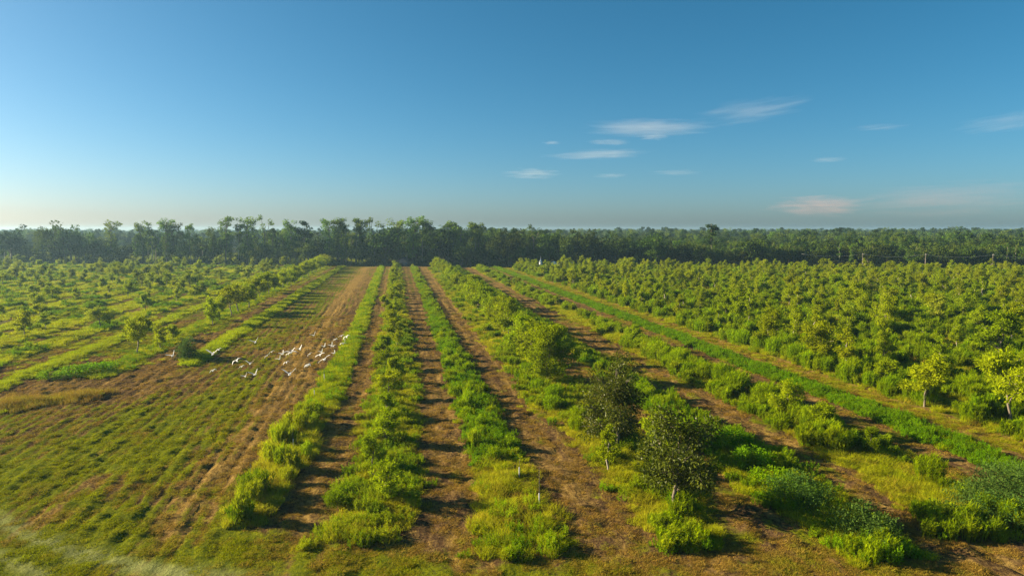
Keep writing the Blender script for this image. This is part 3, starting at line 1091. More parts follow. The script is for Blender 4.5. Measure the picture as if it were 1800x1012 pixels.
for d, x, y, r, k, side in cand:
    if side == 'right':
        h = float(np.clip(T.normal(5.7, 1.3), 2.8, 8.2)) if y < 200 else float(np.clip(T.normal(5.5, 1.1), 3.0, 7.6))
        kind = int(T.choice([0, 1, 2, 3, 4, 5, 6, 7], p=[.15, .16, .10, .19, .08, .09, .09, .14]))
        mat = str(T.choice(['pecan_yellow', 'pecan', 'pecan_pale'], p=[.55, .35, .10]))
        look = {0: 'leafy', 1: 'upright', 2: 'broad', 3: 'narrow', 4: 'small rounded', 5: 'thin columnar', 6: 'spreading', 7: 'slim'}[kind]
        lab = '%s orchard tree, %s from near end of %s row right of the track' % (look, ORDN[k], ORDN[r])
    else:
        h = float(np.clip(T.normal(4.7, 1.1), 2.4, 6.8))
        if y < 185:
            h *= .8
        kind = int(T.choice([0, 1, 2, 4, 6, 7]))
        mat = str(T.choice(['pecan_pale', 'pecan', 'pecan_yellow'], p=[.6, .2, .2]))
        look = {0: 'leafy', 1: 'upright', 2: 'broad', 4: 'small rounded', 6: 'spreading', 7: 'slim'}[kind]
        lab = 'pale %s orchard tree, %s in %s tree row left of the bright grass strips' % (look, ORDN[k], ORDN[r])
    if have < 300:
        add_orchard(x, y, h, kind, mat, lab)
        have += 1
    else:
        rest.append((x, y, h, kind, side))
# the remaining small far trees of the orchard: one mass
if rest:
    TS = bpy.data.collections.new('orchard_sources')
    q = 0
    for kind in range(8):
        for m in ('pecan_yellow', 'pecan_pale'):
            V1 = ORCH[kind][0]
            o = bpy.data.objects.new('source_%02d' % q, OM[kind, m])
            TS.objects.link(o)
            q += 1
    for kind in range(8):
        o = bpy.data.objects.new('source_%02d' % q, ORCH[kind][0])
        TS.objects.link(o)
        q += 1
    NG2 = instancer_tree(TS)
    a = np.array([(x, y, h / ORCH[k][2], k, 0 if s == 'right' else 1) for x, y, h, k, s in rest])
    n = len(a)
    rz = T.uniform(0, 6.28, n)
    x2 = np.concatenate([a[:, 0]] * 2)
    y2 = np.concatenate([a[:, 1]] * 2)
    s2 = np.concatenate([a[:, 2]] * 2)
    id2 = np.concatenate([a[:, 3] * 2 + a[:, 4], 16 + a[:, 3]])

    class Same:                      # crown and trunk of one tree get the same turn
        def normal(self, a_, b_, m_):
            return np.zeros(m_)

        def uniform(self, a_, b_, m_):
            return np.concatenate([rz, rz])
    scatter('orchard_trees', x2, y2, id2, np.stack([s2 * 1.1, s2 * 1.1, s2], 1), np.zeros(2 * n), 'mass of small far orchard trees before the wood, too many to count', 'trees', NG2, Same(), z=np.full(2 * n, -.05))


# ------------------------------------------------------------------ the wood
def forest_tree(seed, kind):
    rng = np.random.default_rng(seed)
    parts, C, Rr = [], [], []
    if kind == 'oak':
        h, sp = 16.0, 6.2
        tr, tp = limb((0, 0, -.3), (rng.normal(0, .6), rng.normal(0, .6), 8), .42, .2, rng, .06, 6)
        parts.append(tr)
        for i in range(15):
            az = i * 2.4 + rng.normal(0, .4)
            u = rng.uniform(0, 1)
            b = tp[2] + (tp[-1] - tp[2]) * u
            ln = sp * (rng.uniform(.35, 1.0)) * (1.05 - .45 * u)
            e = np.array([b[0] + math.cos(az) * ln, b[1] + math.sin(az) * ln, rng.uniform(.28, .62) * h + (1 - (ln / sp) ** 2) * .30 * h])
            parts.append(limb(b, e, .2, .05, rng)[0])
            for q in range(5):
                c = b + (e - b) * rng.uniform(.55, 1.1) + rng.normal(0, 1.0, 3)
                C.append(c)
                Rr.append(rng.uniform(1.0, 2.0))
        per, ll = 34, .85
        mats = ('dark_bark', 'oak')
    elif kind == 'tall':
        h = 24.0
        tr, tp = limb((0, 0, -.3), (rng.normal(0, .8), rng.normal(0, .8), h * .93), .36, .08, rng, .03, 9)
        parts.append(tr)
        z = h * rng.uniform(.22, .34)
        while z < h * .99:
            u = z / h
            p = tp[0] + (tp[-1] - tp[0]) * min(u / .93, 1)
            w = rng.uniform(.6, 1.5) * (1.0 + 1.0 * (u > .72) + .4 * math.sin(seed + z))
            for q in range(3):
                az = rng.uniform(0, 6.28)
                c = np.array([p[0] + math.cos(az) * w * 1.1, p[1] + math.sin(az) * w * 1.1, z + rng.normal(0, .5)])
                C.append(c)
                Rr.append(rng.uniform(.7, 1.35))
                if w > 1.2:
                    parts.append(limb((p[0], p[1], z - w * .7), c, .09, .03, rng, .1, 3)[0])
            z += rng.uniform(.8, 1.9)
        for q in range(6):
            az = rng.uniform(0, 6.28)
            w = rng.uniform(.8, 2.6)
            c = tp[-1] + np.array([math.cos(az) * w, math.sin(az) * w, rng.uniform(-3.0, 1.2)])
            C.append(c)
            Rr.append(rng.uniform(.8, 1.3))
            parts.append(limb(tp[-3], c, .1, .03, rng, .1, 4)[0])
        per, ll = 34, .75
        mats = ('dark_bark', 'tall')
    elif kind == 'fork':
        h = 24.0
        mid = np.array([rng.normal(0, .4), rng.normal(0, .4), h * .62])
        tr, tp = limb((0, 0, -.3), mid, .42, .22, rng, .03, 6)
        parts.append(tr)
        for az, up, ln in ((.3, .36, 1.6), (3.0, .30, 3.4), (1.4, .22, 2.6)):
            e = mid + np.array([math.cos(az) * ln, math.sin(az) * ln * .6, h * up])
            parts.append(limb(mid, e, .2, .07, rng, .08)[0])
            for q in range(4 if up > .25 else 2):
                C.append(e + rng.normal(0, .9, 3) + np.array([0, 0, .3]))
                Rr.append(rng.uniform(.6, 1.2))
        for q in range(14):
            z = rng.uniform(.15, .6) * h
            az = rng.uniform(0, 6.28)
            w = rng.uniform(.6, 2.4)
            C.append(np.array([math.cos(az) * w, math.sin(az) * w, z]))
            Rr.append(rng.uniform(.8, 1.5))
        per, ll = 34, .75
        mats = ('bark', 'tall')
    elif kind == 'pine':
        h = 22.0
        tr, tp = limb((0, 0, -.3), (rng.normal(0, .5), rng.normal(0, .5), h * .96), .34, .08, rng, .02, 9)
        parts.append(tr)
        for i in range(24):
            u = rng.uniform(.52, .98)
            p = tp[0] + (tp[-1] - tp[0]) * u
            az = i * 2.4 + rng.normal(0, .5)
            ln = rng.uniform(1.2, 3.6) * (1.15 - .75 * ((u - .52) / .46) ** 1.5)
            e = p + np.array([math.cos(az) * ln, math.sin(az) * ln, ln * rng.uniform(.1, .5)])
            parts.append(limb(p, e, .08, .025, rng, .1, 4)[0])
            for q in range(2):
                C.append(p + (e - p) * rng.uniform(.7, 1.08) + rng.normal(0, .25, 3))
                Rr.append(rng.uniform(.55, 1.0))
        per, ll = 44, .6
        mats = ('bark', 'pine')
    elif kind == 'slim':
        h = 21.0
        tr, tp = limb((0, 0, -.3), (rng.normal(0, .8), rng.normal(0, .8), h * .95), .2, .05, rng, .03, 8)
        parts.append(tr)
        for i in range(13):
            u = rng.uniform(.45, 1)
            p = tp[0] + (tp[-1] - tp[0]) * u
            az = rng.uniform(0, 6.28)
            ln = rng.uniform(.4, 1.9)
            e = p + np.array([math.cos(az) * ln, math.sin(az) * ln, ln * .8])
            parts.append(limb(p, e, .06, .02, rng, .1, 3)[0])
            C += [e, p + (e - p) * .6 + rng.normal(0, .3, 3)]
            Rr += [rng.uniform(.6, 1.1), rng.uniform(.4, .8)]
        per, ll = 32, .65
        mats = ('pale_bark', 'tall')
    else:  # bush: rounded low tree
        h = 8.0
        parts.append(limb((0, 0, -.3), (.3, .2, 4), .25, .1, rng, .06, 4)[0])
        for i in range(26):
            a, q = rng.uniform(0, 6.28), math.sqrt(rng.uniform(0, 1))
            C.append(np.array([math.cos(a) * q * 3.4, math.sin(a) * q * 3.4, rng.uniform(.8, 6.6 - 2.6 * q)]))
            Rr.append(rng.uniform(.9, 1.7))
        per, ll = 36, .6
        mats = ('dark_bark', 'oak')
    V, f = clumps_to_leaves(np.array(C), np.array(Rr), per, ll, rng, wr=.6)
    z1 = float(V[:, 2].max())
    if kind == 'bush':
        pass
    tm = mesh_np('trunk', *join(parts), M[mats[0]], True)
    cm = mesh_np('crown', V, f, M[mats[1]])
    return tm, cm, z1


FOR = {k: [forest_tree(300 + 31 * j + 7 * i, k) for j in range(nv)] for i, (k, nv) in enumerate((('oak', 5), ('tall', 5), ('fork', 2), ('pine', 3), ('slim', 3), ('bush', 3)))}
NAMES = {'oak': 'oak_tree', 'tall': 'tall_tree', 'fork': 'forked_tree', 'pine': 'pine_tree', 'slim': 'slender_tree', 'bush': 'understory_tree'}
F = np.random.default_rng(5)
WOOD = []


def behind(x):
    """which planted row a tree of the wood stands behind"""
    if x > 56:
        return '%s row right of track' % ORDN[int(round((x - 61) / 10))]
    if x < -56:
        return '%s far left row' % ORDN[int(round((-x - 60.5) / 9.8))]
    for x1, t in ((-46, 'first bright strip'), (-36, 'yellowing tree row'), (-28, 'field-edge grass strip'), (-14, 'wide mown field'), (-6, 'narrow grass strip'), (3, 'middle hedge row'),
                  (13, 'leafy weed strip'), (24, 'dark-tree row'), (35, 'low shrub strip'), (46, 'small-tree row'), (57, 'broad-leaved strip')):
        if x < x1:
            return t


def label_wood():
    by = {}
    for o, base, x in WOOD:
        by.setdefault(base, []).append((x, o))
    for base, v in by.items():
        v.sort(key=lambda t: t[0])
        for i, (x, o) in enumerate(v):
            n = len(v)
            suf = '' if n == 1 else (', left of two', ', right of two')[i] if n == 2 else ', leftmost of %s' % ('three', 'four', 'five', 'six', 'seven')[n - 3] if i == 0 else \
                ', rightmost of %s' % ('three', 'four', 'five', 'six', 'seven')[n - 3] if i == n - 1 else ', %s of %s from left' % (ORDN[i], ('three', 'four', 'five', 'six', 'seven')[n - 3])
            o['label'] = base + suf


def put_forest(kind, x, y, h, label, group, wide=1.0, v=None, base=None):
    tm, cm, z1 = FOR[kind][int(F.integers(len(FOR[kind]))) if v is None else v]
    s = h / z1
    w = s * wide * F.uniform(.88, 1.15)
    t = put_tree(NAMES[kind], tm, cm, x, y, (w, w, s), F.uniform(0, 6.28), label, 'tree', group)
    if not label:
        WOOD.append((t, base, x))


sky_line = [(-235.0, 463.6, 23.5, 'oak'), (-207.0, 454.3, 25.8, 'oak'), (-195.8, 450.6, 23.1, 'oak'), (-169.8, 442.0, 25.1, 'tall'), (-150.0, 435.5, 24.4, 'tall'), (-144.2, 433.6, 23.3, 'slim'),
            (-136.5, 431.0, 25.7, 'tall'), (-131.2, 429.3, 23.7, 'tall'), (-121.5, 426.1, 22.7, 'slim'), (-99.0, 418.7, 26.9, 'tall'), (-91.8, 416.3, 22.6, 'slim'), (-86.8, 414.6, 26.5, 'tall'),
            (-76.0, 411.1, 27.5, 'fork'), (-61.8, 406.4, 24.8, 'tall'), (-53.5, 403.7, 24.2, 'pine'), (-39.5, 399.0, 26.1, 'tall'), (-32.5, 396.7, 25.1, 'tall'), (-29.5, 395.7, 25.7, 'slim'),
            (-24.2, 394.0, 25.7, 'slim'), (-20.8, 392.8, 25.4, 'tall'), (-13.8, 390.5, 26.0, 'fork'), (-8.2, 388.7, 21.9, 'oak'), (0.0, 390.0, 25.4, 'tall'), (7.0, 388.0, 26.6, 'tall'), (13.5, 386.5, 25.3, 'slim'),
            (16.5, 385.6, 24.7, 'tall'), (21.2, 379.0, 20.6, 'oak'), (27.5, 379.9, 24.0, 'slim'), (30.2, 379.0, 23.4, 'slim'), (33.5, 378.9, 22.5, 'tall'), (41.2, 375.4, 23.1, 'slim'), (44.0, 374.5, 23.4, 'tall'),
            (59.0, 366.5, 20.6, 'oak'), (71.8, 362.3, 22.1, 'fork'), (79.8, 359.7, 20.6, 'oak'), (85.5, 357.8, 20.3, 'oak'), (98.5, 353.5, 20.6, 'oak'), (115.5, 347.9, 19.7, 'oak'), (132.5, 342.3, 18.5, 'oak'),
            (160.0, 333.2, 22.1, 'pine'), (178.5, 327.1, 15.9, 'oak'), (276.0, 294.9, 15.0, 'oak')]
look = {'oak': 'broad dark oak', 'tall': 'tall tufted tree', 'slim': 'slender thin-crowned tree', 'fork': 'tall half-bare forked tree', 'pine': 'pine with a flat dark crown'}
special = {(-76.0, 411.1): 'tall half-bare forked tree with a dead side limb, behind the left orchard', (-53.5, 403.7): 'dark flat-topped pine standing behind the left orchard among taller trees',
           (-13.8, 390.5): 'forked tree with two tufted tops behind the far end of the mown field', (71.8, 362.3): 'thin forked tree topping the wood left of the white steeple',
           (160.0, 333.2): 'lone tall pine rising above the low oaks behind the right orchard', (-207.0, 454.3): 'broad high-domed oak topping the hazy left end of the wood',
           (7.0, 388.0): 'tallest pale vine-clad tree behind the far end of the middle hedge row', (276.0, 294.9): 'big oak with bare grey limbs behind the right-hand power pole',
           (-99.0, 418.7): 'tall round-topped tree standing clear above the wood left of the forked one'}
for x, y, h, k in sky_line:
    base = None
    if (x, y) in special:
        lab, g = special[x, y], 'trees topping the wood'
    else:
        lab, g = None, 'trees topping the wood'
        base = '%s topping the wood behind %s' % (look[k], behind(x))
    put_forest(k, x, y, h * (1.06 if k != 'oak' else 1.02), lab, g, 1.3 if k in ('tall', 'slim') else 1.1, base=base)
# wood edge in three loose ranks
nf = 0
xx = -262.0
while xx < 345:
    left = xx < -45
    mid = -45 <= xx < 50
    for rank in range(3):
        x = xx + F.normal(0, 1.6) + rank * 1.7
        y = edge_y(x) + (4, 12, 22)[rank] + F.normal(0, 1.8)
        if -6 < x < 12 and rank == 0:
            continue
        if not in_view(np.array(x), np.array(y), 4):
            continue
        if left:
            if -175 < x < -150 and rank > 0:
                continue
            k = str(F.choice(['tall', 'oak', 'slim', 'bush', 'pine'], p=[.26, .27, .17, .22, .08]))
        elif mid:
            k = str(F.choice(['tall', 'oak', 'slim', 'bush'], p=[.22, .55, .08, .15]))
        else:
            k = str(F.choice(['oak', 'bush', 'tall', 'pine', 'slim'], p=[.68, .12, .06, .07, .07]))
        if rank == 0 and F.uniform() < .45:
            k = 'bush' if F.uniform() < .5 else 'oak'
        h = {'oak': F.uniform(11, 17), 'tall': F.uniform(17, 23), 'slim': F.uniform(15, 21), 'bush': F.uniform(5, 9.5), 'pine': F.uniform(16, 21)}[k]
        h *= .86
        if not left and not mid:
            h = min(h, 17.0 - 3.2 * min(max((x - 70) / 60, 0), 1))
        what = {'oak': 'dark rounded oak', 'tall': 'vine-clad tree', 'slim': 'thin pale-stemmed tree', 'bush': 'low bushy tree', 'pine': 'dark pine'}[k]
        put_forest(k, x, y, h, None, 'trees in the edge of the wood', 1.1 if k == 'oak' else 1.0,
                   base='%s, wood %s behind %s' % (what, ('front', 'middle', 'back')[rank], behind(x)))
        nf += 1
    xx += F.uniform(5.0, 7.4)

label_wood()
# the wood farther off: one mass
WS = bpy.data.collections.new('wood_sources')
q = 0
wid = {}
for k in ('oak', 'tall', 'pine', 'slim'):
    for v, (tm, cm, z1) in enumerate(FOR[k]):
        V0 = bpy.data.objects.new('source_%02d' % q, cm)
        WS.objects.link(V0)
        wid.setdefault(k, []).append((q, z1))
        q += 1
NG3 = instancer_tree(WS)
pts = []
for a, b, d in ((28, 90, .020), (90, 240, .011), (240, 700, .0045), (700, 1500, .0014), (1500, 2700, .0008)):
    xr = (450 + b) * .95
    n = int((b - a) * 2 * xr * d)
    x = F.uniform(-xr, xr * 1.3, n)
    x = np.clip(x, -2900, 3100)
    y = edge_y(np.clip(x, -500, 500)) + F.uniform(a, b, n)
    m = in_view(x, y, 20)
    clear = (x < -20) & (y - edge_y(x) > 48) & (y - edge_y(x) < 205)
    gap = (x < -60) & (y - edge_y(x) < 50) & (fbm(x / 22, y / 22, 7) > .52)
    m &= ~clear & ~gap
    pts.append(np.stack([x[m], y[m], np.full(m.sum(), {28: 1, 90: 1, 240: 1.05, 700: 1.25, 1500: 1.5}[a])], 1))
pts = np.concatenate(pts)
x, y, wd = pts.T
n = len(x)
ks = F.choice(['oak', 'tall', 'pine', 'slim'], n, p=[.66, .08, .2, .06])
idx = np.zeros(n)
s = np.zeros(n)
for i in range(n):
    q, z1 = wid[ks[i]][int(F.integers(len(wid[ks[i]])))]
    idx[i] = q
    hh = {'oak': F.uniform(11.5, 20), 'tall': F.uniform(18, 23), 'pine': F.uniform(16, 23.5), 'slim': F.uniform(16, 20)}[ks[i]]
    s[i] = hh / z1
dd = y - edge_y(np.clip(x, -500, 500))
s = s * (.80 + .42 * fbm(x / 60, y / 160, 71)) * np.where(x < 0, .93, 1.0) * (1 - .26 * sstep(60, 120, x) * (1 - sstep(40, 520, dd)))
scatter('distant_wood', x, y, idx, np.stack([s * wd * 1.15, s * wd * 1.15, s], 1), np.zeros(n), 'dark wood stretching to the horizon behind its first trees', 'wood', NG3, F, z=np.full(n, -.1))
# shaded scrub at the foot of the wood
US = bpy.data.collections.new('scrub_sources')
for q, (tm, cm, z1) in enumerate(FOR['bush']):
    US.objects.link(bpy.data.objects.new('source_%02d' % q, cm))
NG4 = instancer_tree(US)
n = 620
x = F.uniform(-300, 380, n)
y = edge_y(x) + F.uniform(-2.5, 26, n)
m = in_view(x, y, 10)
x, y = x[m], y[m]
n = len(x)
s = F.uniform(.22, .55, n)
scatter('scrub', x, y, F.integers(0, 3, n), np.stack([s * 1.3, s * 1.3, s], 1), np.zeros(n), 'low dark scrub along the foot of the wood', 'scrub', NG4, F, z=np.full(n, -.1))

# ------------------------------------------------------------------ bushes one can tell apart
B = np.random.default_rng(12)


def bush_mesh(seed, n, h, r, ll, mat, k):
    return weed_clump('foliage', n, h, r, ll, M[mat], np.random.default_rng(seed), k)


def fennel_mesh(seed, stems, h, r):
    return fennel_clump('plume', stems, h, r, M['fennel'], np.random.default_rng(seed))


BM = {'weed': [bush_mesh(41 + i, 1500, 1.6, 1.25, .17, 'weed', 26) for i in range(3)],
      'thicket': [bush_mesh(51 + i, 2200, 1.9, 1.5, .13, 'thicket', 30) for i in range(2)],
      'round': [bush_mesh(61, 3600, 3.0, .85, .17, 'thicket', 34)],
      'fennel': [fennel_mesh(71 + i, 58, 2.5, .95) for i in range(3)]}


def put_bush(kind, x, y, s, label, name='bush', group=None, v=None):
    me = BM[kind][int(B.integers(len(BM[kind]))) if v is None else v]
    o = obj(name, me, None, (x, y, -.03))
    o.rotation_euler = (0, 0, B.uniform(0, 6.28))
    o.scale = s if isinstance(s, tuple) else (s, s, s)
    tag(o, label, 'bush' if kind != 'fennel' else 'weed bush', group)
    return o


G_B = 'bushes on the planted rows'
put_bush('round', -32.2, 110.2, (1.1, 1.1, 1.15), 'dark upright bush at the near end of the bright grass strip by the mown field', group=G_B)
put_bush('thicket', 29.9, 38.6, (1.55, 1.3, 1.15), 'big rounded grey-green bush at the very near end of the shrub strip', group=G_B)
put_bush('thicket', 29.0, 44.5, (1.5, 1.5, 1.15), 'large dark bush second from the near end of the shrub strip, before a bare lane', group=G_B)
put_bush('weed', 28.4, 47.8, (1.2, 1.2, 1.0), 'leafy green bush touching the back of the large dark one on the shrub strip', group=G_B)
put_bush('weed', 29.6, 52.5, (1.3, 1.3, 1.0), 'bright leafy bush midway along the near shrub strip, beside the big dark tree', group=G_B)
put_bush('weed', 30.2, 58.5, (1.1, 1.1, .95), 'blue-green leafy bush at the foot of the big dark tree, right of it', group=G_B)
put_bush('fennel', -11.0, 52.6, (1.05, 1.05, .8), 'bright feathery bush on the straw-coloured near end of the narrow grass strip', 'fennel_bush', G_B)
put_bush('fennel', -11.0, 47.9, (.8, .8, .55), 'low bright bush at the very tip of the narrow grass strip', 'fennel_bush', G_B)
put_bush('fennel', -4.9, 49.5, (.62, .62, .5), 'small round bright bush at the left near corner of the middle hedge row', 'fennel_bush', G_B)
for i, (x, y, s) in enumerate([(37.2, 39.4, 1.3), (40.4, 39.2, 1.4), (41.6, 42.0, 1.35), (43.5, 39.0, 1.5), (44.6, 43.4, 1.5), (46.2, 40.5, 1.6), (47.4, 45.2, 1.4), (48.4, 41.8, 1.5), (50.6, 44.4, 1.4)]):
    put_bush('thicket', x, y, (s, s, s * .72), 'grey-green bush, %s from left in the tangled thicket ending the small-tree row' % ORDN[i], group='bushes of the near thicket')
put_bush('weed', -44.2, 100.6, (1.5, 1.5, .95), 'wide low green bush at the near end of the yellowing tree row', group=G_B)
put_bush('weed', -42.0, 103.5, (1.6, 1.6, 1.0), 'green bush behind the wide low one at the near end of the yellowing row', group=G_B)
put_bush('weed', -46.4, 99.4, (1.2, 1.2, .8), 'small low bush left of the wide one at the near end of the yellowing row', group=G_B)
# feathery weeds of the small-tree row, one by one
i = 0
for x, y, s in [(41.5, 46.8, .95), (40.4, 70.2, 1.15), (42.0, 72.0, 1.05), (40.0, 76.4, 1.2), (41.6, 78.2, 1.1), (41.0, 81.5, 1.25), (40.0, 84.6, 1.0), (39.2, 92.5, 1.1), (40.9, 94.5, 1.15), (40.2, 103.0, 1.0), (41.4, 106.0, 1.1)]:
    lab = 'tall feathery green bush, %s from near end of the row of white-stemmed trees' % ORDN[i] if i < 10 else 'tall feathery green bush beyond the tenth in the row of white-stemmed trees'
    put_bush('fennel', x, y, (s, s, s * .95), lab, 'fennel_bush', G_B)
    i += 1
for i, (x, y, s) in enumerate([(17.2, 64.5, .8), (18.6, 68.5, .9), (16.6, 73.0, .85), (17.8, 77.2, .95), (16.8, 82.0, .85), (17.4, 92.0, .9), (16.4, 98.0, .8), (17.0, 106.0, .8)]):
    put_bush('fennel', x, y, (s, s, s * .8), 'feathery bush %s along the left foot of the row behind the tallest dark tree' % ORDN[i], 'fennel_bush', G_B)
i = 0
for y in np.arange(68, 118, 4.6):
    s = B.uniform(.8, 1.2)
    lab = 'feathery green bush, %s from the near end beside the yellow track, dense orchard side' % ORDN[i] if i < 10 else 'feathery green bush, last of those beside the yellow track, dense orchard side'
    put_bush('fennel', 59.2 + B.normal(0, .6), float(y) + B.normal(0, .6), (s, s, s), lab, 'fennel_bush', G_B)
    i += 1

# ------------------------------------------------------------------ saplings in white guards
def sapling(x, y, h, label, leafy=True):
    t = bpy.data.objects.new('sapling', None)
    link(t)
    t.location = (x, y, 0)
    t.rotation_euler = (B.normal(0, .03), B.normal(0, .03), B.uniform(0, 6))
    tag(t, label, 'sapling', 'saplings in white guards')
    obj('stem', mesh_np('stem', *tube([(0, 0, -.1), (.02, .01, h * .5), (-.03, .03, h)], [.03, .022, .010], 5), M['bark'], True), t)
    a = np.linspace(0, 6.2832, 11)[:-1]
    prof = [(.045, .0), (.05, .02), (.047, 1.0), (.04, 1.02), (.038, .8)]
    V = np.array([[r * math.cos(q), r * math.sin(q), z] for r, z in prof for q in a])
    f = np.array([[i * 10 + j, i * 10 + (j + 1) % 10, (i + 1) * 10 + (j + 1) % 10, (i + 1) * 10 + j] for i in range(4) for j in range(10)])
    obj('guard', mesh_np('guard', V, [f], M['plastic'], True), t)
    if leafy:
        C = np.array([[B.normal(0, .12), B.normal(0, .12), h * q] for q in (.7, .8, .9, 1.0)])
        V, f = clumps_to_leaves(C, np.full(4, .22), 14, .18, B)
        obj('leaf_tuft', mesh_np('leaf_tuft', V, f, M['pecan_yellow']), t)


for x, y, h, lab, lf in [(9.3, 52.7, 2.0, 'thin sapling in a white guard, farther of two amid pale grass of the leafy strip', True),
                         (9.8, 47.1, 2.9, 'tall bare sapling in a white guard, nearer of two in the leafy strip', False),
                         (-9.8, 63.4, 2.0, 'white-guarded sapling in straw-coloured grass, second from the tip of the narrow strip', False),
                         (-10.4, 70.8, 1.9, 'white-guarded sapling halfway between two others on the narrow grass strip', False),
                         (-10.2, 82.8, 2.2, 'white-guarded sapling where the narrow strip turns from straw to bright green', False),
                         (-11.6, 54.2, 2.0, 'white-guarded sapling behind the bright feathery bush at the tip of the narrow strip', False),
                         (-10.0, 92.0, 2.2, 'white-guarded sapling in bright green grass under the flying birds', False),
                         (-9.6, 121.8, 2.3, 'white-guarded sapling on the narrow strip beyond the flying birds', False)]:
    sapling(x, y, h, lab, lf)

# ------------------------------------------------------------------ egrets
def bird_mesh(wing):
    """wing: list of (span, forward, height, chord) from the root out, for one side"""
    prof = [(-.30, .012, -.02), (-.24, .03, -.01), (-.12, .062, 0), (.0, .078, 0), (.12, .066, .005), (.20, .045, .02), (.235, .046, .05), (.28, .042, .055), (.315, .022, .05)]
    a = np.linspace(0, 2 * math.pi, 9)[:-1]
    V = np.array([[r * math.cos(q), y, z + r * .9 * math.sin(q)] for y, r, z in prof for q in a])
    f = [[i * 8 + j, i * 8 + (j + 1) % 8, (i + 1) * 8 + (j + 1) % 8, (i + 1) * 8 + j] for i in range(len(prof) - 1) for j in range(8)]
    caps = [list(range(7, -1, -1)), [(len(prof) - 1) * 8 + j for j in range(8)]]
    parts = [(V, [np.array(f), np.array(caps)])]
    for sx in (-1, 1):
        P = []
        for s, fw, z, c in wing:
            th = .014
            P += [[sx * s, fw + c * .35, z + th], [sx * s, fw - c * .65, z + th * .6], [sx * s, fw - c * .65, z - th * .6], [sx * s, fw + c * .35, z - th]]
        n = len(wing)
        q = [[i * 4 + j, i * 4 + (j + 1) % 4, (i + 1) * 4 + (j + 1) % 4, (i + 1) * 4 + j] for i in range(n - 1) for j in range(4)]
        q += [[0, 3, 2, 1], [(n - 1) * 4 + k for k in range(4)]]
        q = np.array(q)
        parts.append((np.array(P), [q if sx > 0 else q[:, ::-1]]))
    V, f = join(parts)
    me = mesh_np('body', V, f, M['feather'])
    o = bpy.data.objects.new('body_work', me)
    COL.objects.link(o)
    r = o.modifiers.new('r', 'REMESH')       # body, neck and wings become one closed skin
    r.mode = 'VOXEL'
    r.voxel_size = .011
    r.use_smooth_shade = True
    dg = bpy.context.evaluated_depsgraph_get()
    me2 = bpy.data.meshes.new_from_object(o.evaluated_get(dg))
    bpy.data.objects.remove(o)
    me2.name = 'egret_body'
    if not me2.materials:
        me2.materials.append(M['feather'])
    return me2


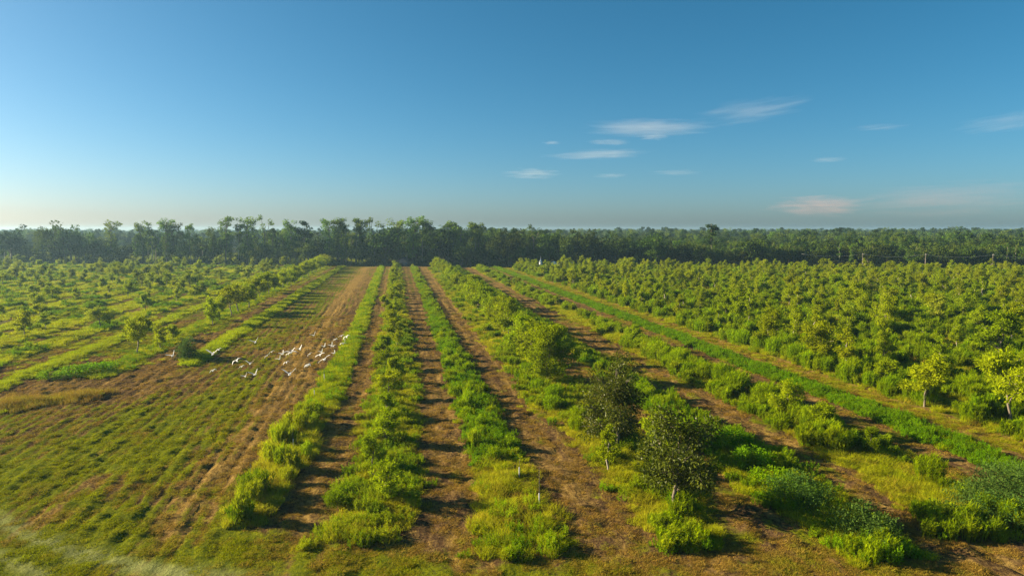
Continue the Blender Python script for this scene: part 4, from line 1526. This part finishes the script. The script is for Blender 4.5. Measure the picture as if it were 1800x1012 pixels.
POSE = {'v': bird_mesh([(.0, .06, .03, .20), (.14, .07, .12, .20), (.28, .06, .25, .19), (.40, .02, .36, .14), (.48, -.05, .43, .05)]),
        'a': bird_mesh([(.0, .06, .04, .20), (.15, .08, .12, .20), (.29, .06, .10, .18), (.41, .01, .0, .13), (.48, -.06, -.10, .05)]),
        'b': bird_mesh([(.0, .06, .04, .21), (.16, .08, .09, .21), (.32, .06, .10, .19), (.46, .0, .08, .14), (.56, -.07, .05, .05)])}
bk = mesh_np('beak', *tube([(0, .30, .052), (0, .36, .047), (0, .405, .04)], [.014, .009, .002], 6), M['beak'], True)
lg = [mesh_np('leg', *tube([(s * .018, -.24, -.015), (s * .014, -.40, -.03), (s * .012, -.50, -.03)], [.008, .006, .008], 5), M['bird_leg'], True) for s in (-1, 1)]
birds = [(-21.0, 67.3, 8.3, 'v', 'white egret flying alone at the far left of the flock, wings raised in a V'),
         (-14.7, 56.7, 10.2, 'v', 'white egret with V wings just right of the dark upright bush'),
         (-23.7, 94.4, 4.2, 'a', 'white egret with arched wings over the shadow beside the bright grass strip'),
         (-21.0, 80.8, 4.1, 'a', 'white egret with one drooping wing, lowest bird at the left of the flock'),
         (-14.2, 70.3, 8.9, 'v', 'white egret with V wings high above the middle of the mown field'),
         (-13.5, 59.3, 9.1, 'a', 'white egret with arched wings crossing the long dark shadow'),
         (-15.7, 74.8, 5.9, 'v', 'white egret with raised wings at the right end of the long shadow'),
         (-20.7, 93.6, 2.0, 'a', 'white egret with curled wings, low over green grass left of the centre flock'),
         (-12.7, 62.2, 7.3, 'v', 'white egret with broad V wings in the lowest pair of the flock, upper one'),
         (-18.7, 86.3, 2.2, 'v', 'white egret in the lowest pair of the flock, lower one'),
         (-19.0, 101.7, 1.9, 'a', 'tiny arched egret, left of two faint ones over the shadow'),
         (-18.6, 103.2, 2.2, 'a', 'tiny arched egret, right of two faint ones over the shadow'),
         (-15.8, 93.0, 3.0, 'v', 'small egret with V wings right of the two faint arched ones'),
         (-14.2, 85.8, 4.9, 'v', 'white egret with V wings above the faint arched pair'),
         (-8.6, 55.7, 10.3, 'b', 'large white egret with wings spread flat in the centre of the flock'),
         (-12.1, 85.5, 5.5, 'v', 'white egret with one steep wing right above the large flat-winged one'),
         (-11.3, 92.5, 6.1, 'v', 'topmost white egret of the flock, steep wing over the bare tracks'),
         (-14.9, 92.8, 2.5, 'a', 'arched egret just below the large flat-winged one'),
         (-16.2, 102.7, 1.9, 'a', 'lower left of the small knot of egrets under the large one'),
         (-15.6, 102.6, 2.4, 'v', 'right bird of the small knot of egrets under the large one'),
         (-7.4, 47.2, 10.3, 'v', 'largest egret, wings in a wide V, bottom of the flock over the bare tracks'),
         (-8.1, 61.5, 8.1, 'a', 'egret with arched wings near the bottom of the flock, left of the grass strip'),
         (-13.1, 102.2, 1.9, 'a', 'small egret partly behind the arched one near the bottom of the flock'),
         (-8.4, 73.7, 6.8, 'b', 'egret with flat wings beside a smaller one, over the tracks left of the strip'),
         (-11.0, 102.0, 3.0, 'v', 'smaller egret next to the flat-winged one left of the strip'),
         (-5.4, 50.2, 10.7, 'b', 'egret with long straight slanting wings crossing the edge of the grass strip'),
         (-11.4, 101.9, 2.2, 'v', 'lowest egret over the left side of the bright grass strip'),
         (-9.8, 100.3, 3.4, 'v', 'left bird of the tight group over the upper grass strip'),
         (-9.4, 101.9, 4.0, 'a', 'upper bird of the tight group over the upper grass strip'),
         (-9.7, 101.8, 3.0, 'a', 'lower bird of the tight group over the upper grass strip'),
         (-8.5, 101.8, 4.5, 'a', 'faint egret just left of the topmost arched one on the strip'),
         (-6.0, 78.6, 7.9, 'a', 'arched egret, topmost right of the flock, over the strip'),
         (-8.3, 101.6, 3.4, 'a', 'small egret alone at the right side of the grass strip'),
         (-9.6, 101.8, 2.0, 'v', 'egret with one slanting wing right of the long straight-winged one')]
for x, y, z, k, lab in birds:
    t = bpy.data.objects.new('egret', None)
    link(t)
    t.location = (x, y, z)
    t.rotation_euler = (B.normal(.06, .08), B.normal(-.42, .16) if k != 'b' else B.normal(-.35, .2), B.normal(-.2, .35))
    t.scale = (.98,) * 3
    tag(t, lab, 'bird', 'egrets flying low over the mown field')
    obj('body', POSE[k], t)
    obj('beak', bk, t)
    for q in lg:
        obj('leg', q, t)


# ------------------------------------------------------------------ buildings at the wood's edge
def thing(name, loc, rz, label, cat, group=None):
    t = bpy.data.objects.new(name, None)
    link(t)
    t.location = loc
    t.rotation_euler = (0, 0, rz)
    return tag(t, label, cat, group)


def gable(w, d, h, rise, over=.4, th=.18):
    """gable walls (one closed body) and two roof slabs; ridge along local y"""
    V = np.array([[sx * w / 2, sy * d / 2, z] for sy in (-1, 1) for sx, z in ((-1, 0), (1, 0), (1, h))] )
    P = [(-w / 2, 0), (w / 2, 0), (w / 2, h), (0, h + rise), (-w / 2, h)]
    V = np.array([[x, s * d / 2, z] for s in (-1, 1) for x, z in P])
    f5 = np.array([[0, 1, 2, 3, 4], [9, 8, 7, 6, 5]])
    f4 = np.array([[i, i + 5, (i + 1) % 5 + 5, (i + 1) % 5] for i in range(5)])
    walls = (V, [f5, f4])
    sl = math.hypot(w / 2, rise)
    slabs = []
    for s in (-1, 1):
        dx, dz = s * (w / 2) / sl, -rise / sl
        nx_, nz = -dz * s * 1.0, abs(dx)
        e = np.array([[0, h + rise], [dx * (sl + over), h + rise + dz * (sl + over)]])
        nrm = np.array([s * rise / sl, (w / 2) / sl])
        pts2 = [e[0] + nrm * .01, e[1] + nrm * .01, e[1] + nrm * th, e[0] + nrm * th]
        Vs = np.array([[p[0], y, p[1]] for y in (-d / 2 - over, d / 2 + over) for p in pts2])
        fs = np.array([[0, 1, 2, 3], [7, 6, 5, 4], [0, 4, 5, 1], [1, 5, 6, 2], [2, 6, 7, 3], [3, 7, 4, 0]])
        slabs.append((Vs, [fs]))
    return walls, slabs


def house(name, loc, rz, w, d, h, rise, wm, rm, label, cat='building', chimney=False):
    t = thing(name, loc, rz, label, cat)
    walls, slabs = gable(w, d, h, rise)
    obj('wall', mesh_np('wall', *walls, M[wm]), t)
    rf = obj('roof', mesh_np('roof', *join(slabs), M[rm]), t)
    dr = obj('door', mesh_np('door', *box(0, -d / 2 - .03, h * .38, w * .28, .06, h * .76), M['brown_roof' if wm != 'brown_roof' else 'white_wall']), t)
    for sx in (-1, 1):
        wf = obj('window', mesh_np('window', *box(sx * w * .34, -d / 2 - .03, h * .58, w * .14, .06, h * .34), M['white_wall']), t)
        obj('pane', mesh_np('pane', *box(sx * w * .34, -d / 2 - .075, h * .58, w * .11, .03, h * .28), M['dark_glass']), wf)
    if chimney:
        obj('chimney', mesh_np('chimney', *box(w * .2, d * .1, h + rise * .9, .7, .7, rise * 1.3), M['brown_roof']), rf)
    return t


house('barn', (86.0, edge_y(86.0) - 3.0, 0), -.25, 8.0, 9, 2.5, 2.0, 'blue_roof', 'blue_roof', 'pale blue gabled metal barn half hidden behind the dense orchard')
house('shed', (80.6, edge_y(80.6) - 1.5, 0), -.5, 4.2, 4.5, 2.2, 1.2, 'white_wall', 'blue_roof', 'smaller pale blue roofed shed left of the blue barn, half hidden by orchard trees', 'shed')
house('cottage', (2.8, edge_y(2.8) + 7.0, 0), -.35, 6.6, 7, 2.6, 1.9, 'pink_wall', 'brown_roof', 'small pinkish gabled cottage in the shade of the wood behind the middle row', chimney=True)
t = thing('steeple', (73.6, edge_y(73.6) - 3.0, 0), -.2, 'narrow white steeple with pointed top showing over the orchard left of the blue barn', 'steeple')
t.scale = (.55,) * 3
obj('tower', mesh_np('tower', *box(0, 0, 2.6, 3.0, 3.0, 5.2), M['white_wall']), t)
V = np.array([[a * 1.65, b * 1.65, 5.2] for a, b in ((-1, -1), (1, -1), (1, 1), (-1, 1))] + [[a * .75, b * .75, 7.0] for a, b in ((-1, -1), (1, -1), (1, 1), (-1, 1))] + [[0, 0, 10.4]])
fq = np.array([[3, 2, 1, 0]] + [[i, (i + 1) % 4, (i + 1) % 4 + 4, i + 4] for i in range(4)])
ft = np.array([[i + 4, (i + 1) % 4 + 4, 8] for i in range(4)])
sp = obj('spire', mesh_np('spire', V, [fq, ft], M['white_wall']), t)
obj('finial', mesh_np('finial', *join([box(0, 0, 10.9, .14, .14, 1.2), box(0, 0, 11.1, .6, .12, .12)]), M['white_wall']), sp)
obj('louvre', mesh_np('louvre', *box(0, -1.53, 3.9, 1.0, .06, 1.4), M['dark_glass']), t)

# ------------------------------------------------------------------ power line at the right
poles = [(224.0, 302.0), (251.0, 293.0), (279.0, 283.5)]
ptxt = ['wooden power pole at the hidden left end of the wire behind the right orchard', 'wooden power pole standing clear above the yellow orchard trees before the dark wood', 'wooden power pole nearest the big bare-limbed oak at the right']
for (x, y), lab in zip(poles, ptxt):
    t = thing('utility_pole', (x, y, 0), .45, lab, 'utility pole', 'power line poles')
    obj('post', mesh_np('post', *tube([(0, 0, -.3), (.02, 0, 4), (.03, .02, 8.6)], [.18, .16, .12], 8), M['pole'], True), t)
    obj('crossarm', mesh_np('crossarm', *box(0, -.16, 8.0, 1.9, .12, .14), M['pole']), t)
    for s in (-.9, 0, .9):
        obj('insulator', mesh_np('insulator', *tube([(s, -.16, 8.07), (s, -.16, 8.2), (s, -.16, 8.28)], [.05, .07, .04], 8), M['plastic'], True), t)
ends = [(197.0, 311.0)] + poles + [(307.0, 274.0)]
for k, (a, b) in enumerate(zip(ends[:-1], ends[1:])):
    lab = ['sagging wire running left from the hidden power pole', 'sagging wire between the hidden pole and the clear-standing pole', 'sagging wire between the clear-standing pole and the one by the bare-limbed oak', 'sagging wire running on to the right from the last power pole'][k]
    tt = np.linspace(0, 1, 13)
    P = np.stack([a[0] + (b[0] - a[0]) * tt, a[1] + (b[1] - a[1]) * tt, 8.15 - 1.2 * 4 * tt * (1 - tt)], 1)
    tag(obj('power_line', mesh_np('power_line', *tube(P, np.full(13, .03), 5), M['wire'], True)), lab, 'wire', 'power line wires')

# ------------------------------------------------------------------ clouds (thin, kilometres off)
def cloud_mat(name, dens, col, seed):
    m, n, l = new_mat(name)
    tc = n.new('ShaderNodeTexCoord')
    mp = n.new('ShaderNodeMapping')
    mp.inputs['Location'].default_value = (seed * 3.1, seed * 1.7, 0)
    mp.inputs['Scale'].default_value = (1.1, 1.0, 2.6)
    l.new(tc.outputs['Object'], mp.inputs['Vector'])
    no = n.new('ShaderNodeTexNoise')
    no.inputs['Scale'].default_value = 1.6
    no.inputs['Detail'].default_value = 8
    no.inputs['Roughness'].default_value = .66
    no.inputs['Distortion'].default_value = .4
    l.new(mp.outputs[0], no.inputs['Vector'])
    ln = n.new('ShaderNodeVectorMath')
    ln.operation = 'LENGTH'
    l.new(tc.outputs['Object'], ln.inputs[0])
    edge = val(n, l, 'SUBTRACT', 1.0, val(n, l, 'MULTIPLY', ln.outputs['Value'], ln.outputs['Value']))
    d = val(n, l, 'SUBTRACT', val(n, l, 'ADD', no.outputs[0], val(n, l, 'MULTIPLY', edge, .36)), .66)
    d = val(n, l, 'MULTIPLY', val(n, l, 'MAXIMUM', d, 0.0), dens)
    v = n.new('ShaderNodeVolumePrincipled')
    v.inputs['Color'].default_value = (*col, 1)
    v.inputs['Anisotropy'].default_value = .1
    l.new(d, v.inputs['Density'])
    out = n.new('ShaderNodeOutputMaterial')
    l.new(v.outputs[0], out.inputs['Volume'])
    return m


import bmesh


def cloud(azel, dist, sx, sy, sz, tilt, dens, col, seed, label):
    bm = bmesh.new()
    bmesh.ops.create_icosphere(bm, subdivisions=3, radius=1.0)
    me = bpy.data.meshes.new('cloud')
    bm.to_mesh(me)
    bm.free()
    me.materials.append(cloud_mat('cloud_vapour', dens, col, seed))
    dx, dy, dz = azel
    o = obj('cloud', me, None, (dx * dist, dy * dist, CAM_H + dz * dist))
    o.rotation_euler = (0, tilt, -math.atan2(dx, dy))
    o.scale = (sx, sy, sz)
    tag(o, label, 'cloud', 'thin clouds in the blue sky')


WH = (1.0, .97, .95)
PK = (1.0, .60, .56)
for azel, px_w, px_h, tilt, k, col, lab in [
        ((.3504, .9366, .1435), 118, 11, .02, 1.35, WH, 'long bright white streak of cloud, largest of the middle group'),
        ((.4748, .8801, .1612), 95, 17, -.10, .55, WH, 'feathery fan-shaped cloud highest on the right of the white streaks'),
        ((.2826, .9592, .1074), 95, 7, -.02, 1.15, WH, 'long thin white streak of cloud below the brightest one'),
        ((.1914, .9815, .0813), 55, 9, .0, .8, WH, 'small pale patch of cloud lowest on the left of the streaks'),
        ((.358, .9337, .1306), 30, 5, -.02, .8, WH, 'small white wisp just under the brightest streak'),
        ((.2979, .9546, .1248), 42, 5, .03, .7, WH, 'pair of faint wisps left under the brightest streak'),
        ((.2194, .9756, .125), 18, 3, .0, .7, WH, 'tiny wisp of cloud farthest left above the thin streak'),
        ((.3, .9544, .0775), 34, 4, .0, .5, WH, 'faint flat wisp right of the small pale patch'),
        ((.3879, .9217, .0807), 48, 5, .02, .4, WH, 'very faint wisp low in the middle of the sky'),
        ((.5583, .8297, .0918), 32, 4, .0, .5, WH, 'lone faint wisp above the pink cloud'),
        ((.6053, .796, .13), 45, 4, .0, .4, WH, 'lone faint wisp under the right edge of the fan-shaped cloud'),
        ((.7054, .7088, .1257), 70, 13, -.10, .4, WH, 'pale slanting veil of cloud at the right side of the sky'),
        ((.5515, .8342, .0316), 84, 16, .0, 1.3, PK, 'soft pink bank of cloud low over the wood'),
        ((.6631, .7485, .0377), 140, 24, -.03, .5, PK, 'wide faint pink haze of cloud right of the pink bank')]:
    D_ = 11000.0
    sx, sz = px_w / 1200 * D_ * 1.15, px_h / 1200 * D_ * 1.4
    cloud(azel, D_, sx, sx * .6, sz, tilt, 0.0030 * k * 300 / max(sx * .6, 60), col, len(lab) * .37 + px_w, lab)

# ------------------------------------------------------------------ haze
m, n, l = new_mat('haze_air')
v = n.new('ShaderNodeVolumePrincipled')
v.inputs['Color'].default_value = HAZE_COLOR
v.inputs['Density'].default_value = HAZE_DENSITY
v.inputs['Anisotropy'].default_value = .35
out = n.new('ShaderNodeOutputMaterial')
l.new(v.outputs[0], out.inputs['Volume'])
hb = mesh_np('haze', *box(0, 1350, 15.0, 7400, 4300, 33.0), m)
tag(obj('haze', hb), 'thin pale morning haze in the air over the fields and the wood', None, None, 'stuff')
